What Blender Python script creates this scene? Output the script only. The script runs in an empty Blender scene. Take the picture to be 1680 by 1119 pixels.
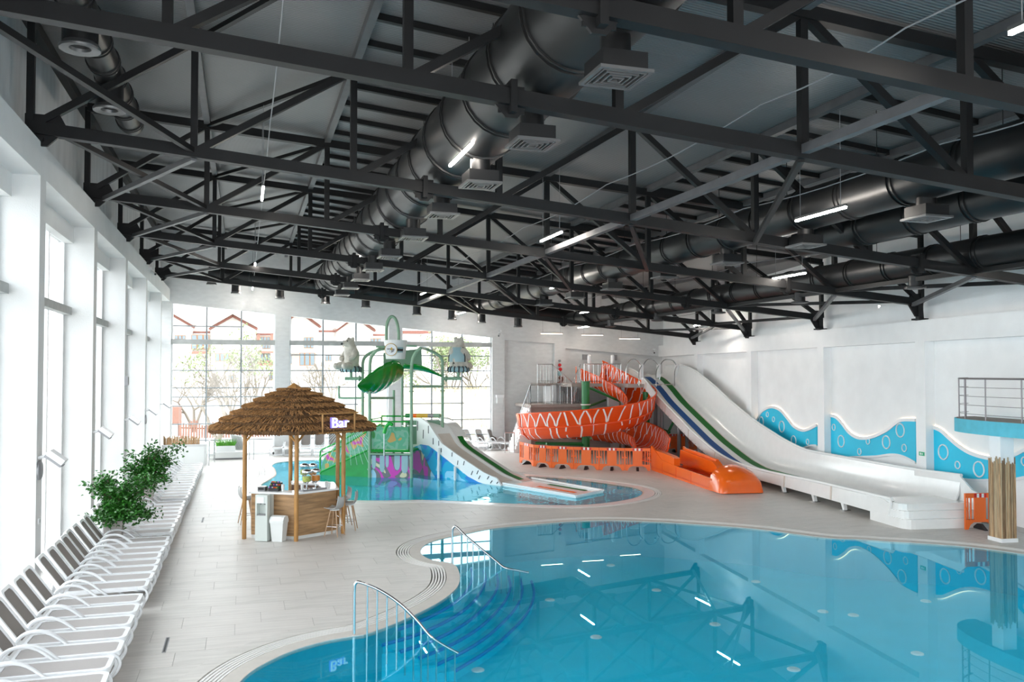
import bpy, bmesh, math, random
from mathutils import Vector, Matrix
from mathutils.geometry import tessellate_polygon
random.seed(7)
S = bpy.context.scene
COL = S.collection

# ------------------------------------------------------------------ camera
F_PX, PPX, PPY, HOR, HC = 1400.0, 840.0, 574.5, 612.0, 4.0      # frame 1680 x 1119
PITCH = math.atan((HOR - PPY) / F_PX)
YAW = math.atan(440.0 / F_PX)
cam_d = bpy.data.cameras.new('camera')
cam = bpy.data.objects.new('camera', cam_d)
COL.objects.link(cam)
cam.location = (0, 0, HC)
cam.rotation_euler = (math.pi / 2 + PITCH, 0, -YAW)
cam_d.sensor_width = 36.0
cam_d.lens = F_PX / 1680.0 * 36.0
cam_d.shift_y = (PPY - 559.5) / 1680.0
cam_d.clip_start = 0.05
cam_d.clip_end = 600
S.camera = cam

# ------------------------------------------------------------------ light and exposure
W = bpy.data.worlds.new('overcast_sky')
S.world = W
W.use_nodes = True
_n = W.node_tree.nodes
_bg = _n['Background']
_bg.inputs['Color'].default_value = (0.93, 0.97, 1.0, 1)
_bg.inputs['Strength'].default_value = 1.0
S.view_settings.view_transform = 'Standard'
S.view_settings.look = 'None'
S.view_settings.gamma = 1.0
S.view_settings.use_curve_mapping = False
S.view_settings.exposure = 3.1
S.cycles.diffuse_bounces = 8
LED_POWER = 17.0

def portal(loc, rot, sx, sy):
    d = bpy.data.lights.new('daylight_portal', 'AREA')
    d.shape = 'RECTANGLE'; d.size = sx; d.size_y = sy
    d.cycles.is_portal = True
    o = bpy.data.objects.new('daylight_portal', d)
    COL.objects.link(o); o.location = loc; o.rotation_euler = rot
portal((-4.25, 20.5, 3.8), (0, -math.pi / 2, 0), 7.6, 47.0)
portal((4.7, 43.95, 3.7), (-math.pi / 2, 0, 0), 17.0, 7.2)
portal((7.0, -3.3, 4.0), (math.pi / 2, 0, 0), 21.0, 7.8)

# ------------------------------------------------------------------ picture geometry: a pixel and one known plane give a place
FW = (math.sin(YAW) * math.cos(PITCH), math.cos(YAW) * math.cos(PITCH), math.sin(PITCH))
RT = (math.cos(YAW), -math.sin(YAW), 0)
UP = (-math.sin(YAW) * math.sin(PITCH), -math.cos(YAW) * math.sin(PITCH), math.cos(PITCH))
FH = (math.sin(YAW), math.cos(YAW))
def ray(x, y):
    a = (x - PPX) / F_PX; b = -(y - PPY) / F_PX
    return tuple(FW[i] + a * RT[i] + b * UP[i] for i in range(3))
def PZ(x, y, z=0.0):
    d = ray(x, y); k = (z - HC) / d[2]
    return Vector((d[0] * k, d[1] * k, z))
def PY(x, y, Y):
    d = ray(x, y); k = Y / d[1]
    return Vector((d[0] * k, Y, HC + d[2] * k))
def PX(x, y, X):
    d = ray(x, y); k = X / d[0]
    return Vector((X, d[1] * k, HC + d[2] * k))
def PP(x, y, p, n):
    d = ray(x, y)
    k = (p[0] * n[0] + p[1] * n[1] + (p[2] - HC) * n[2]) / (d[0] * n[0] + d[1] * n[1] + d[2] * n[2])
    return Vector((d[0] * k, d[1] * k, HC + d[2] * k))

# ------------------------------------------------------------------ materials
MATS = {}
def mat(name, col, rough=0.5, metal=0.0, var=0.0, vscale=4.0, bump=0.0, bscale=30.0, stretch=(1, 1, 1), emit=0.0, spec=0.5, ecol=None):
    if name in MATS: return MATS[name]
    m = bpy.data.materials.new(name); m.use_nodes = True
    nt = m.node_tree; b = nt.nodes['Principled BSDF']
    b.inputs['Base Color'].default_value = (*col, 1)
    b.inputs['Roughness'].default_value = rough
    b.inputs['Metallic'].default_value = metal
    b.inputs['Specular IOR Level'].default_value = spec
    if emit:
        b.inputs['Emission Color'].default_value = (*(ecol or col), 1)
        b.inputs['Emission Strength'].default_value = emit
    if var or bump:
        tc = nt.nodes.new('ShaderNodeTexCoord'); mp = nt.nodes.new('ShaderNodeMapping')
        mp.inputs['Scale'].default_value = stretch
        nt.links.new(tc.outputs['Object'], mp.inputs['Vector'])
    if var:
        nz = nt.nodes.new('ShaderNodeTexNoise'); nz.inputs['Scale'].default_value = vscale
        nz.inputs['Detail'].default_value = 5
        nt.links.new(mp.outputs['Vector'], nz.inputs['Vector'])
        cr = nt.nodes.new('ShaderNodeValToRGB')
        cr.color_ramp.elements[0].position = 0.3; cr.color_ramp.elements[1].position = 0.7
        cr.color_ramp.elements[0].color = (*[c * (1 - var) for c in col], 1)
        cr.color_ramp.elements[1].color = (*[min(1, c * (1 + var)) for c in col], 1)
        nt.links.new(nz.outputs['Fac'], cr.inputs['Fac'])
        nt.links.new(cr.outputs['Color'], b.inputs['Base Color'])
    if bump:
        n2 = nt.nodes.new('ShaderNodeTexNoise'); n2.inputs['Scale'].default_value = bscale
        n2.inputs['Detail'].default_value = 3
        nt.links.new(mp.outputs['Vector'], n2.inputs['Vector'])
        bp = nt.nodes.new('ShaderNodeBump'); bp.inputs['Strength'].default_value = bump
        bp.inputs['Distance'].default_value = 0.02
        nt.links.new(n2.outputs['Fac'], bp.inputs['Height'])
        nt.links.new(bp.outputs['Normal'], b.inputs['Normal'])
    MATS[name] = m
    return m

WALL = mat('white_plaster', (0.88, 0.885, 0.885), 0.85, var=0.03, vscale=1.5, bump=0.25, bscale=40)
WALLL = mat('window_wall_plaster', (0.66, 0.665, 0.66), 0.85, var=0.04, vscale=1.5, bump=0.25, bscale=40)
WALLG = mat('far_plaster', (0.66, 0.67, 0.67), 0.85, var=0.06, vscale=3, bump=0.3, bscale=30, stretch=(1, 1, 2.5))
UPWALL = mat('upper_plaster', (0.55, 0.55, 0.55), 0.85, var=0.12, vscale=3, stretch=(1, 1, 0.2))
TILE = mat('pale_stone_tile', (0.59, 0.565, 0.535), 0.42, var=0.10, vscale=2.2, stretch=(0.5, 6, 1), bump=0.05, bscale=20)
TILE2 = mat('pale_stone_tile_b', (0.565, 0.545, 0.515), 0.42, var=0.12, vscale=2.0, stretch=(0.6, 5, 1), bump=0.05, bscale=20)
GROUT = mat('grout', (0.42, 0.405, 0.385), 0.8, var=0.05)
COPING = mat('coping_stone', (0.55, 0.52, 0.48), 0.5, var=0.05, vscale=6)
GRATE = mat('gutter_grate_white', (0.74, 0.73, 0.71), 0.45)
GUTTER = mat('gutter_dark', (0.08, 0.075, 0.07), 0.7, var=0.2)
STEEL_D = mat('charcoal_painted_steel', (0.0085, 0.0085, 0.009), 0.5, var=0.15, vscale=2, spec=0.3)
STEEL_G = mat('galvanised_purlin', (0.11, 0.11, 0.115), 0.5, metal=0.3, var=0.15, vscale=3)
DUCT = mat('black_duct', (0.0075, 0.0075, 0.008), 0.42, var=0.2, vscale=1.5)
DUCTRIM = mat('black_duct_seam', (0.008, 0.008, 0.008), 0.4)
ALU = mat('grille_aluminium', (0.17, 0.17, 0.17), 0.35, metal=0.6)
DARKIN = mat('grille_inside', (0.01, 0.01, 0.01), 0.8)
STAIN = mat('stainless_steel', (0.62, 0.63, 0.64), 0.22, metal=1.0, var=0.04)
STAIND = mat('brushed_dark_steel', (0.24, 0.22, 0.23), 0.4, metal=1.0)
SPRAY = mat('water_spray', (0.75, 0.82, 0.85), 0.3)
FRAMEW = mat('white_window_frame', (0.80, 0.81, 0.82), 0.4)
FRAMEG = mat('grey_window_frame', (0.24, 0.27, 0.29), 0.45)
SILLM = mat('grey_concrete', (0.42, 0.43, 0.42), 0.8, var=0.08, vscale=5)
LED2 = mat('led_dim', (1.0, 0.78, 0.6), 0.4, emit=1.2, ecol=(1.0, 0.72, 0.52))
LED = mat('led_warm', (1.0, 0.86, 0.72), 0.4, emit=LED_POWER, ecol=(1.0, 0.92, 0.83))
BLACKP = mat('black_plastic', (0.012, 0.012, 0.013), 0.45)
GREYP = mat('grey_plastic', (0.25, 0.25, 0.26), 0.45)
LWHITE = mat('lounger_white_resin', (0.80, 0.82, 0.84), 0.35)
LTAUPE = mat('lounger_taupe_mesh', (0.23, 0.205, 0.19), 0.7, var=0.08, vscale=200, bump=0.1, bscale=300)
LSEAT = mat('lounger_seat_mesh', (0.42, 0.395, 0.385), 0.7, var=0.06, vscale=200, bump=0.1, bscale=300)
THATCH = mat('thatch_straw', (0.33, 0.170, 0.060), 0.9, var=0.55, vscale=16)
REEDEND_SHADE = mat('reed_cut_ends_shaded', (0.15, 0.075, 0.028), 0.95, var=0.5, vscale=20)  # brown of cut reeds, deepened for the shadow line at each tier lip
THATCHB = mat('thatch_core', (0.10, 0.052, 0.02), 0.95, var=0.4, vscale=10)
BAMB = mat('bamboo_pole', (0.40, 0.20, 0.055), 0.45, var=0.25, vscale=5, stretch=(1, 1, 0.4))
BAMB3 = mat('brown_bamboo_cane', (0.22, 0.13, 0.065), 0.6, var=0.4, vscale=7, stretch=(6, 6, 0.4))
BAMB4 = mat('straw_bamboo_cane', (0.44, 0.33, 0.20), 0.6, var=0.3, vscale=7, stretch=(6, 6, 0.4))
BAMB2 = mat('dry_bamboo_cane', (0.43, 0.27, 0.14), 0.6, var=0.4, vscale=7, stretch=(6, 6, 0.4))
WOOD = mat('oak_laminate', (0.36, 0.215, 0.105), 0.5, var=0.35, vscale=2.6, stretch=(0.7, 0.7, 7))
WOODD = mat('brown_inner_panel', (0.12, 0.06, 0.035), 0.5, var=0.2)
BEECH = mat('beech_wood', (0.52, 0.34, 0.21), 0.5, var=0.15, vscale=8, stretch=(3, 3, .5))
WHITEG = mat('white_gloss', (0.82, 0.83, 0.83), 0.18)
WHITEP = mat('white_plastic', (0.72, 0.74, 0.73), 0.4)
MINTP = mat('pale_mint_plastic', (0.60, 0.65, 0.62), 0.35)
STOOLG = mat('stool_grey_shell', (0.42, 0.42, 0.41), 0.45)
ORANGE = mat('orange_gelcoat', (0.86, 0.135, 0.010), 0.16, var=0.05, vscale=1.2)
REDOR = mat('red_orange_gelcoat', (0.80, 0.085, 0.010), 0.15, var=0.08, vscale=1.0)
STRIPE = mat('white_slide_print', (0.85, 0.80, 0.76), 0.3)
SLIDEW = mat('white_gelcoat', (0.82, 0.83, 0.82), 0.14, var=0.02)
SLIDEE = mat('cream_gelcoat', (0.66, 0.60, 0.54), 0.2, var=0.04)
LANEB = mat('blue_lane', (0.003, 0.065, 0.24), 0.55, spec=0.2)
LANEG = mat('green_lane', (0.004, 0.13, 0.012), 0.55, spec=0.2)
BOLT = mat('bolt_red_brown', (0.30, 0.02, 0.01), 0.4)
GREENP = mat('green_painted_post', (0.010, 0.19, 0.045), 0.35, var=0.08)
GREENR = mat('bright_green_rail', (0.006, 0.36, 0.035), 0.35)
GREENPL = mat('green_panel', (0.012, 0.26, 0.045), 0.35, var=0.15, vscale=3)
SAGE = mat('sage_green_pipe', (0.22, 0.37, 0.25), 0.4, var=0.05)
SAGED = mat('sage_green_board', (0.16, 0.30, 0.20), 0.45)
LEAFG = mat('leaf_canopy_green', (0.006, 0.20, 0.014), 0.14, var=0.25, vscale=2)
BARR = mat('barrier_orange', (0.90, 0.16, 0.02), 0.45)
RED = mat('reflector_red', (0.60, 0.01, 0.012), 0.35)
REFW = mat('reflector_white', (0.82, 0.82, 0.82), 0.35)
WAVEB = mat('wave_blue', (0.010, 0.54, 0.78), 0.5, var=0.10, vscale=0.5)
PLATB = mat('platform_blue', (0.10, 0.52, 0.66), 0.6, var=0.08, vscale=5)
PLATF = mat('platform_floor', (0.22, 0.21, 0.20), 0.8, var=0.1, vscale=8)
POOLB = mat('pool_blue_liner', (0.0, 0.56, 0.78), 0.5, var=0.05, vscale=1.5)
POOLE = mat('pool_step_edge', (0.0, 0.14, 0.62), 0.45)
POOLW = mat('pool_wall_teal', (0.0, 0.30, 0.44), 0.5, var=0.05)
POOLC = mat('play_pool_liner', (0.05, 0.62, 0.80), 0.5, var=0.06)
TERRA = mat('terracotta_strip', (0.46, 0.33, 0.26), 0.6)
LEAF1 = mat('ficus_leaf', (0.022, 0.120, 0.012), 0.32, var=0.6, vscale=30)
TWIG = mat('twig_brown', (0.10, 0.06, 0.035), 0.8)
GRASSM = mat('grass_tuft', (0.10, 0.36, 0.03), 0.6, var=0.3, vscale=20)
POT = mat('woven_planter', (0.42, 0.39, 0.37), 0.7, var=0.08, vscale=30, stretch=(1, 1, 6), bump=0.3, bscale=60)
SOIL = mat('soil', (0.04, 0.025, 0.015), 0.95)
BEARF = mat('bear_fur_paint', (0.50, 0.48, 0.42), 0.5, var=0.18, vscale=6)
BEARV = mat('pale_blue_print', (0.30, 0.46, 0.50), 0.5)
BEARS = mat('dark_stripe_paint', (0.02, 0.025, 0.03), 0.5)
BLUEH = mat('house_wall', (0.55, 0.52, 0.49), 0.9, var=0.05)
ROOFR = mat('house_red_eaves', (0.16, 0.065, 0.05), 0.9)
ROOFT = mat('house_pale_roof', (0.42, 0.36, 0.33), 0.9, var=0.1)
HWIN = mat('house_glass', (0.10, 0.13, 0.15), 0.3)
HWOOD = mat('house_orange_wood', (0.24, 0.11, 0.045), 0.8)
HBRICK = mat('house_brick_red', (0.20, 0.10, 0.075), 0.9, var=0.1)
GROUND = mat('outdoor_ground', (0.50, 0.49, 0.46), 0.95, var=0.1, vscale=0.4)
DRYG = mat('dry_grass', (0.34, 0.29, 0.19), 0.95, var=0.3, vscale=1.0)
BARK = mat('bare_branch', (0.17, 0.145, 0.12), 0.95)
BUSHG = mat('outdoor_leaf', (0.15, 0.19, 0.08), 0.8, var=0.4, vscale=8)
PINK = mat('mural_pink', (0.55, 0.05, 0.36), 0.4)
SAND = mat('mural_sand', (0.62, 0.40, 0.14), 0.5)
YEL = mat('sprayer_yellow', (0.55, 0.34, 0.03), 0.4)
SIGNW = mat('sign_white_glow', (0.95, 0.95, 1.0), 0.4, emit=0.10, ecol=(0.92, 0.94, 1.0))
SIGNB = mat('sign_violet_halo', (0.15, 0.12, 0.8), 0.4, emit=0.10, ecol=(0.22, 0.16, 1.0))
WARMLED = mat('wave_led_strip', (1.0, 0.8, 0.6), 0.4, emit=0.45, ecol=(1.0, 0.70, 0.42))
EXITG = mat('exit_green', (0.02, 0.35, 0.18), 0.4, emit=0.03)
FRUITO = mat('orange_slices', (0.70, 0.22, 0.02), 0.5)
FRUITG = mat('mint_lemon', (0.45, 0.48, 0.10), 0.5, var=0.5, vscale=40)
CANDY = mat('sweets', (0.5, 0.1, 0.25), 0.4, var=0.0)

def nodes_of(m): return m.node_tree, m.node_tree.nodes['Principled BSDF']
# ribbed metal deck for the roof underside
DECK = bpy.data.materials.new('ribbed_steel_deck'); DECK.use_nodes = True
nt, b = nodes_of(DECK)
b.inputs['Roughness'].default_value = 0.42; b.inputs['Metallic'].default_value = 0.25
tc = nt.nodes.new('ShaderNodeTexCoord')
wv = nt.nodes.new('ShaderNodeTexWave'); wv.bands_direction = 'Y'; wv.inputs['Scale'].default_value = 4.5
wv.inputs['Distortion'].default_value = 0.0
nt.links.new(tc.outputs['Object'], wv.inputs['Vector'])
nz = nt.nodes.new('ShaderNodeTexNoise'); nz.inputs['Scale'].default_value = 0.35; nz.inputs['Detail'].default_value = 4
nt.links.new(tc.outputs['Object'], nz.inputs['Vector'])
cr = nt.nodes.new('ShaderNodeValToRGB')
cr.color_ramp.elements[0].color = (0.13, 0.13, 0.132, 1); cr.color_ramp.elements[1].color = (0.22, 0.22, 0.222, 1)
nt.links.new(nz.outputs['Fac'], cr.inputs['Fac']); nt.links.new(cr.outputs['Color'], b.inputs['Base Color'])
bp = nt.nodes.new('ShaderNodeBump'); bp.inputs['Strength'].default_value = 0.32; bp.inputs['Distance'].default_value = 0.03
nt.links.new(wv.outputs['Fac'], bp.inputs['Height']); nt.links.new(bp.outputs['Normal'], b.inputs['Normal'])

# printed mural: flat patches of colour
def mural(name, cols, scale, distort, rough=0.4):
    m = bpy.data.materials.new(name); m.use_nodes = True
    nt, b = nodes_of(m); b.inputs['Roughness'].default_value = rough
    tc = nt.nodes.new('ShaderNodeTexCoord')
    nz = nt.nodes.new('ShaderNodeTexNoise'); nz.inputs['Scale'].default_value = scale
    nz.inputs['Detail'].default_value = 0.6; nz.inputs['Distortion'].default_value = distort
    nt.links.new(tc.outputs['Object'], nz.inputs['Vector'])
    cr = nt.nodes.new('ShaderNodeValToRGB'); cr.color_ramp.interpolation = 'CONSTANT'
    k = len(cols)
    while len(cr.color_ramp.elements) < k: cr.color_ramp.elements.new(0.5)
    for i, c in enumerate(cols):
        cr.color_ramp.elements[i].position = 0.0 if i == 0 else 0.30 + 0.40 * (i - 1) / max(1, k - 2)
        cr.color_ramp.elements[i].color = (*c, 1)
    nt.links.new(nz.outputs['Fac'], cr.inputs['Fac']); nt.links.new(cr.outputs['Color'], b.inputs['Base Color'])
    return m
CAMO = mural('camouflage_print', [(0.03, 0.30, 0.36), (0.66, 0.62, 0.40), (0.16, 0.16, 0.17), (0.60, 0.05, 0.42), (0.16, 0.16, 0.17), (0.35, 0.60, 0.75), (0.66, 0.62, 0.40)], 1.1, 0.6)
WAVEM = mural('splash_print', [(0.0, 0.10, 0.40), (0.0, 0.20, 0.60), (0.0, 0.36, 0.60), (0.25, 0.60, 0.80), (0.0, 0.42, 0.62)], 1.5, 1.2)
JUNGLE = mural('jungle_print', [(0.01, 0.20, 0.03), (0.07, 0.33, 0.17), (0.16, 0.38, 0.26), (0.08, 0.34, 0.20), (0.50, 0.30, 0.08), (0.50, 0.05, 0.36)], 2.4, 0.8)

def schlick(nt, f0):                                    # mirror share of a clear surface, the same from both sides
    lw = nt.nodes.new('ShaderNodeLayerWeight'); lw.inputs['Blend'].default_value = 0.5
    pw = nt.nodes.new('ShaderNodeMath'); pw.operation = 'POWER'; pw.inputs[1].default_value = 5.0
    ma = nt.nodes.new('ShaderNodeMath'); ma.operation = 'MULTIPLY_ADD'; ma.inputs[1].default_value = 1.0 - f0; ma.inputs[2].default_value = f0
    nt.links.new(lw.outputs['Facing'], pw.inputs[0]); nt.links.new(pw.outputs[0], ma.inputs[0])
    return ma, lw
# water: tinted see-through surface with mirror reflection by Fresnel and small ripples
def water(name, tint, ripple, scale, body, cloud):
    m = bpy.data.materials.new(name); m.use_nodes = True
    nt = m.node_tree; nt.nodes.remove(nt.nodes['Principled BSDF'])
    out = nt.nodes['Material Output']
    tr = nt.nodes.new('ShaderNodeBsdfTransparent'); tr.inputs['Color'].default_value = (*tint, 1)
    gl = nt.nodes.new('ShaderNodeBsdfGlossy'); gl.inputs['Roughness'].default_value = 0.0; gl.inputs['Color'].default_value = (0.50, 0.88, 1.0, 1)
    fr, frn = schlick(nt, 0.02)
    mx = nt.nodes.new('ShaderNodeMixShader')
    tc = nt.nodes.new('ShaderNodeTexCoord')
    nz = nt.nodes.new('ShaderNodeTexNoise'); nz.inputs['Scale'].default_value = scale; nz.inputs['Detail'].default_value = 2
    nt.links.new(tc.outputs['Object'], nz.inputs['Vector'])
    bp = nt.nodes.new('ShaderNodeBump'); bp.inputs['Strength'].default_value = ripple; bp.inputs['Distance'].default_value = 0.02
    nt.links.new(nz.outputs['Fac'], bp.inputs['Height'])
    nt.links.new(bp.outputs['Normal'], gl.inputs['Normal']); nt.links.new(bp.outputs['Normal'], frn.inputs['Normal'])
    nt.links.new(fr.outputs[0], mx.inputs['Fac'])
    df = nt.nodes.new('ShaderNodeBsdfDiffuse'); df.inputs['Color'].default_value = (*body, 1)      # scattering in the water body
    m2 = nt.nodes.new('ShaderNodeMixShader'); m2.inputs['Fac'].default_value = cloud
    nt.links.new(tr.outputs['BSDF'], m2.inputs[1]); nt.links.new(df.outputs['BSDF'], m2.inputs[2])
    nt.links.new(m2.outputs['Shader'], mx.inputs[1]); nt.links.new(gl.outputs['BSDF'], mx.inputs[2])
    nt.links.new(mx.outputs['Shader'], out.inputs['Surface'])
    return m
WATER = water('pool_water', (0.86, 0.97, 0.99), 0.006, 1.2, (0.0, 0.58, 0.82), 0.18)
WATER2 = water('play_pool_water', (0.88, 0.97, 0.99), 0.45, 2.2, (0.02, 0.70, 0.90), 0.35)

def glassy(name, tint, refl):
    m = bpy.data.materials.new(name); m.use_nodes = True
    nt = m.node_tree; nt.nodes.remove(nt.nodes['Principled BSDF']); out = nt.nodes['Material Output']
    tr = nt.nodes.new('ShaderNodeBsdfTransparent'); tr.inputs['Color'].default_value = (*tint, 1)
    gl = nt.nodes.new('ShaderNodeBsdfGlossy'); gl.inputs['Roughness'].default_value = 0.02
    fr, frn = schlick(nt, refl)
    mx = nt.nodes.new('ShaderNodeMixShader')
    nt.links.new(fr.outputs[0], mx.inputs['Fac'])
    nt.links.new(tr.outputs['BSDF'], mx.inputs[1]); nt.links.new(gl.outputs['BSDF'], mx.inputs[2])
    nt.links.new(mx.outputs['Shader'], out.inputs['Surface'])
    return m
GLASS = glassy('clear_glass', (0.97, 0.985, 0.98), 0.015)
GLASST = glassy('dimming_glass', (0.80, 0.81, 0.815), 0.015)  # tint added to cut the daylight from the window side
JARG = glassy('jar_glass', (0.90, 0.94, 0.93), 0.04)
JET = glassy('water_jet', (0.80, 0.90, 0.92), 0.1)

# ------------------------------------------------------------------ mesh building
ORG = {}
def V(*a): return Vector(a)
class MB:
    def __init__(s): s.v = []; s.f = []
    def add(s, vs, fs):
        o = len(s.v); s.v.extend([Vector(p) for p in vs]); s.f.extend([tuple(i + o for i in f) for f in fs]); return s
    def frame(s, c, a, b, d):
        c, a, b, d = Vector(c), Vector(a), Vector(b), Vector(d)
        vs = [c + i * a + j * b + k * d for i in (-1, 1) for j in (-1, 1) for k in (-1, 1)]
        return s.add(vs, [(0, 1, 3, 2), (4, 6, 7, 5), (0, 4, 5, 1), (2, 3, 7, 6), (0, 2, 6, 4), (1, 5, 7, 3)])
    def box(s, c, size, rz=0.0):
        ca, sa = math.cos(rz), math.sin(rz)
        return s.frame(c, (ca * size[0] / 2, sa * size[0] / 2, 0), (-sa * size[1] / 2, ca * size[1] / 2, 0), (0, 0, size[2] / 2))
    def span(s, x0, x1, y0, y1, z0, z1):
        return s.box(((x0 + x1) / 2, (y0 + y1) / 2, (z0 + z1) / 2), (abs(x1 - x0), abs(y1 - y0), abs(z1 - z0)))
    def bar(s, p, q, w, h, up=(0, 0, 1)):
        p, q = Vector(p), Vector(q); d = (q - p)
        if d.length < 1e-6: return s
        u = Vector(up); dn = d.normalized()
        if abs(dn.dot(u)) > 0.98: u = Vector((0, 1, 0))
        r = dn.cross(u).normalized(); t = r.cross(dn)
        return s.frame((p + q) / 2, d / 2, r * (w / 2), t * (h / 2))
    def tube(s, pts, r, n=8, closed=False, flat=None):
        pts = [Vector(p) for p in pts]; m = len(pts)
        rs = r if isinstance(r, (list, tuple)) else [r] * m
        ring = []; up = None
        for i in range(m):
            a = pts[(i - 1) % m] if (closed or i > 0) else pts[i]
            c = pts[(i + 1) % m] if (closed or i < m - 1) else pts[i]
            t = (c - a)
            t = t.normalized() if t.length > 1e-9 else Vector((0, 0, 1))
            if up is None:
                up = Vector((0, 0, 1)) if abs(t.z) < 0.9 else Vector((0, 1, 0))
            x = t.cross(up)
            x = x.normalized() if x.length > 1e-6 else t.orthogonal().normalized()
            y = x.cross(t).normalized(); up = y
            fx, fy = (1, 1) if flat is None else flat
            ring.append([pts[i] + rs[i] * (math.cos(k * 2 * math.pi / n) * fx * x + math.sin(k * 2 * math.pi / n) * fy * y) for k in range(n)])
        vs = [p for rg in ring for p in rg]; fs = []
        for i in range(m if closed else m - 1):
            j = (i + 1) % m
            for k in range(n):
                k2 = (k + 1) % n
                fs.append((i * n + k, i * n + k2, j * n + k2, j * n + k))
        if not closed:
            fs.append(tuple(range(n - 1, -1, -1))); fs.append(tuple((m - 1) * n + k for k in range(n)))
        return s.add(vs, fs)
    def lathe(s, prof, c=(0, 0, 0), n=16, ax=None, cap=True):
        c = Vector(c)
        ax = Vector((0, 0, 1)) if ax is None else Vector(ax).normalized()
        x = ax.orthogonal().normalized(); y = ax.cross(x)
        vs = []; fs = []
        for (r, z) in prof:
            for k in range(n):
                a = 2 * math.pi * k / n
                vs.append(c + ax * z + (x * math.cos(a) + y * math.sin(a)) * r)
        for i in range(len(prof) - 1):
            for k in range(n):
                k2 = (k + 1) % n
                fs.append((i * n + k, i * n + k2, (i + 1) * n + k2, (i + 1) * n + k))
        if cap:
            fs.append(tuple(range(n - 1, -1, -1))); fs.append(tuple((len(prof) - 1) * n + k for k in range(n)))
        return s.add(vs, fs)
    def prism(s, poly, vec):
        poly = [Vector(p) for p in poly]; vec = Vector(vec); n = len(poly)
        vs = poly + [p + vec for p in poly]
        fs = [(i, (i + 1) % n, n + (i + 1) % n, n + i) for i in range(n)]
        for t in tessellate_polygon([poly]):
            fs.append(tuple(t)); fs.append(tuple(n + i for i in reversed(t)))
        return s.add(vs, fs)
    def grid(s, rows, thick=None, closed=False):
        m, n = len(rows), len(rows[0])
        vs = [Vector(p) for r in rows for p in r]; fs = []
        for i in range(m if closed else m - 1):
            i2 = (i + 1) % m
            for k in range(n - 1): fs.append((i * n + k, i * n + k + 1, i2 * n + k + 1, i2 * n + k))
        if thick is not None:
            o = len(vs); t = thick
            vs += [Vector(p) for r in t for p in r]
            for i in range(m if closed else m - 1):
                i2 = (i + 1) % m
                for k in range(n - 1): fs.append((o + i * n + k, o + i2 * n + k, o + i2 * n + k + 1, o + i * n + k + 1))
                fs.append((i * n, i2 * n, o + i2 * n, o + i * n))
                fs.append((i * n + n - 1, o + i * n + n - 1, o + i2 * n + n - 1, i2 * n + n - 1))
            if not closed:
                for k in range(n - 1):
                    fs.append((k, o + k, o + k + 1, k + 1))
                    fs.append(((m - 1) * n + k, (m - 1) * n + k + 1, o + (m - 1) * n + k + 1, o + (m - 1) * n + k))
        return s.add(vs, fs)
    def ball(s, c, r, n=10, m=8, rot=None):
        c = Vector(c); rx, ry, rz = r if isinstance(r, (tuple, list)) else (r, r, r)
        vs = []; fs = []
        for i in range(m + 1):
            t = math.pi * i / m
            for k in range(n):
                a = 2 * math.pi * k / n
                p = Vector((rx * math.sin(t) * math.cos(a), ry * math.sin(t) * math.sin(a), rz * math.cos(t)))
                if rot is not None: p = rot @ p
                vs.append(c + p)
        for i in range(m):
            for k in range(n):
                k2 = (k + 1) % n
                fs.append((i * n + k, i * n + k2, (i + 1) * n + k2, (i + 1) * n + k))
        return s.add(vs, fs)
    def mesh(s, name, org=(0, 0, 0), smooth=None):
        o = Vector(org); me = bpy.data.meshes.new(name)
        me.from_pydata([tuple(p - o) for p in s.v], [], s.f)
        bm = bmesh.new(); bm.from_mesh(me)
        bmesh.ops.recalc_face_normals(bm, faces=bm.faces); bm.to_mesh(me); bm.free()
        if smooth:
            me.polygons.foreach_set('use_smooth', [True] * len(me.polygons))
            me.set_sharp_from_angle(angle=math.radians(smooth))
        return me
    def build(s, name, m, parent=None, smooth=None, label=None):
        org = ORG.get(parent.name, (0, 0, 0)) if parent else None
        if parent is None:
            xs = [p.x for p in s.v]; ys = [p.y for p in s.v]; zs = [p.z for p in s.v]
            org = ((min(xs) + max(xs)) / 2, (min(ys) + max(ys)) / 2, min(zs))
        me = s.mesh(name, org, smooth)
        if m: me.materials.append(m)
        o = bpy.data.objects.new(name, me); COL.objects.link(o)
        if parent is None: o.location = org
        else: o.parent = parent
        ORG[o.name] = tuple(org)
        if label: o['label'] = label
        return o
def tag(o, label=None, cat=None, group=None, kind=None):
    if label: o['label'] = label
    if cat: o['category'] = cat
    if group: o['group'] = group
    if kind: o['kind'] = kind
    return o
def thing(name, loc, label, cat, group=None, local=False, kind=None):
    o = bpy.data.objects.new(name, None); COL.objects.link(o); o.location = loc
    o.empty_display_size = 0.2
    ORG[o.name] = (0, 0, 0) if local else tuple(loc)
    return tag(o, label, cat, group, kind)
def struct(name, loc=(0, 0, 0), label=None):
    o = bpy.data.objects.new(name, None); COL.objects.link(o); o.location = loc; ORG[o.name] = tuple(loc)
    o['kind'] = 'structure'
    if label: o['label'] = label
    return o
def copy_tree(o, parent=None):
    c = o.copy(); COL.objects.link(c); c.parent = parent
    for ch in o.children: copy_tree(ch, c)
    return c
ORD = ['first', 'second', 'third', 'fourth', 'fifth', 'sixth', 'seventh', 'eighth', 'ninth', 'tenth', 'eleventh', 'twelfth', 'thirteenth', 'fourteenth', 'fifteenth', 'sixteenth', 'seventeenth', 'eighteenth']
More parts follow.
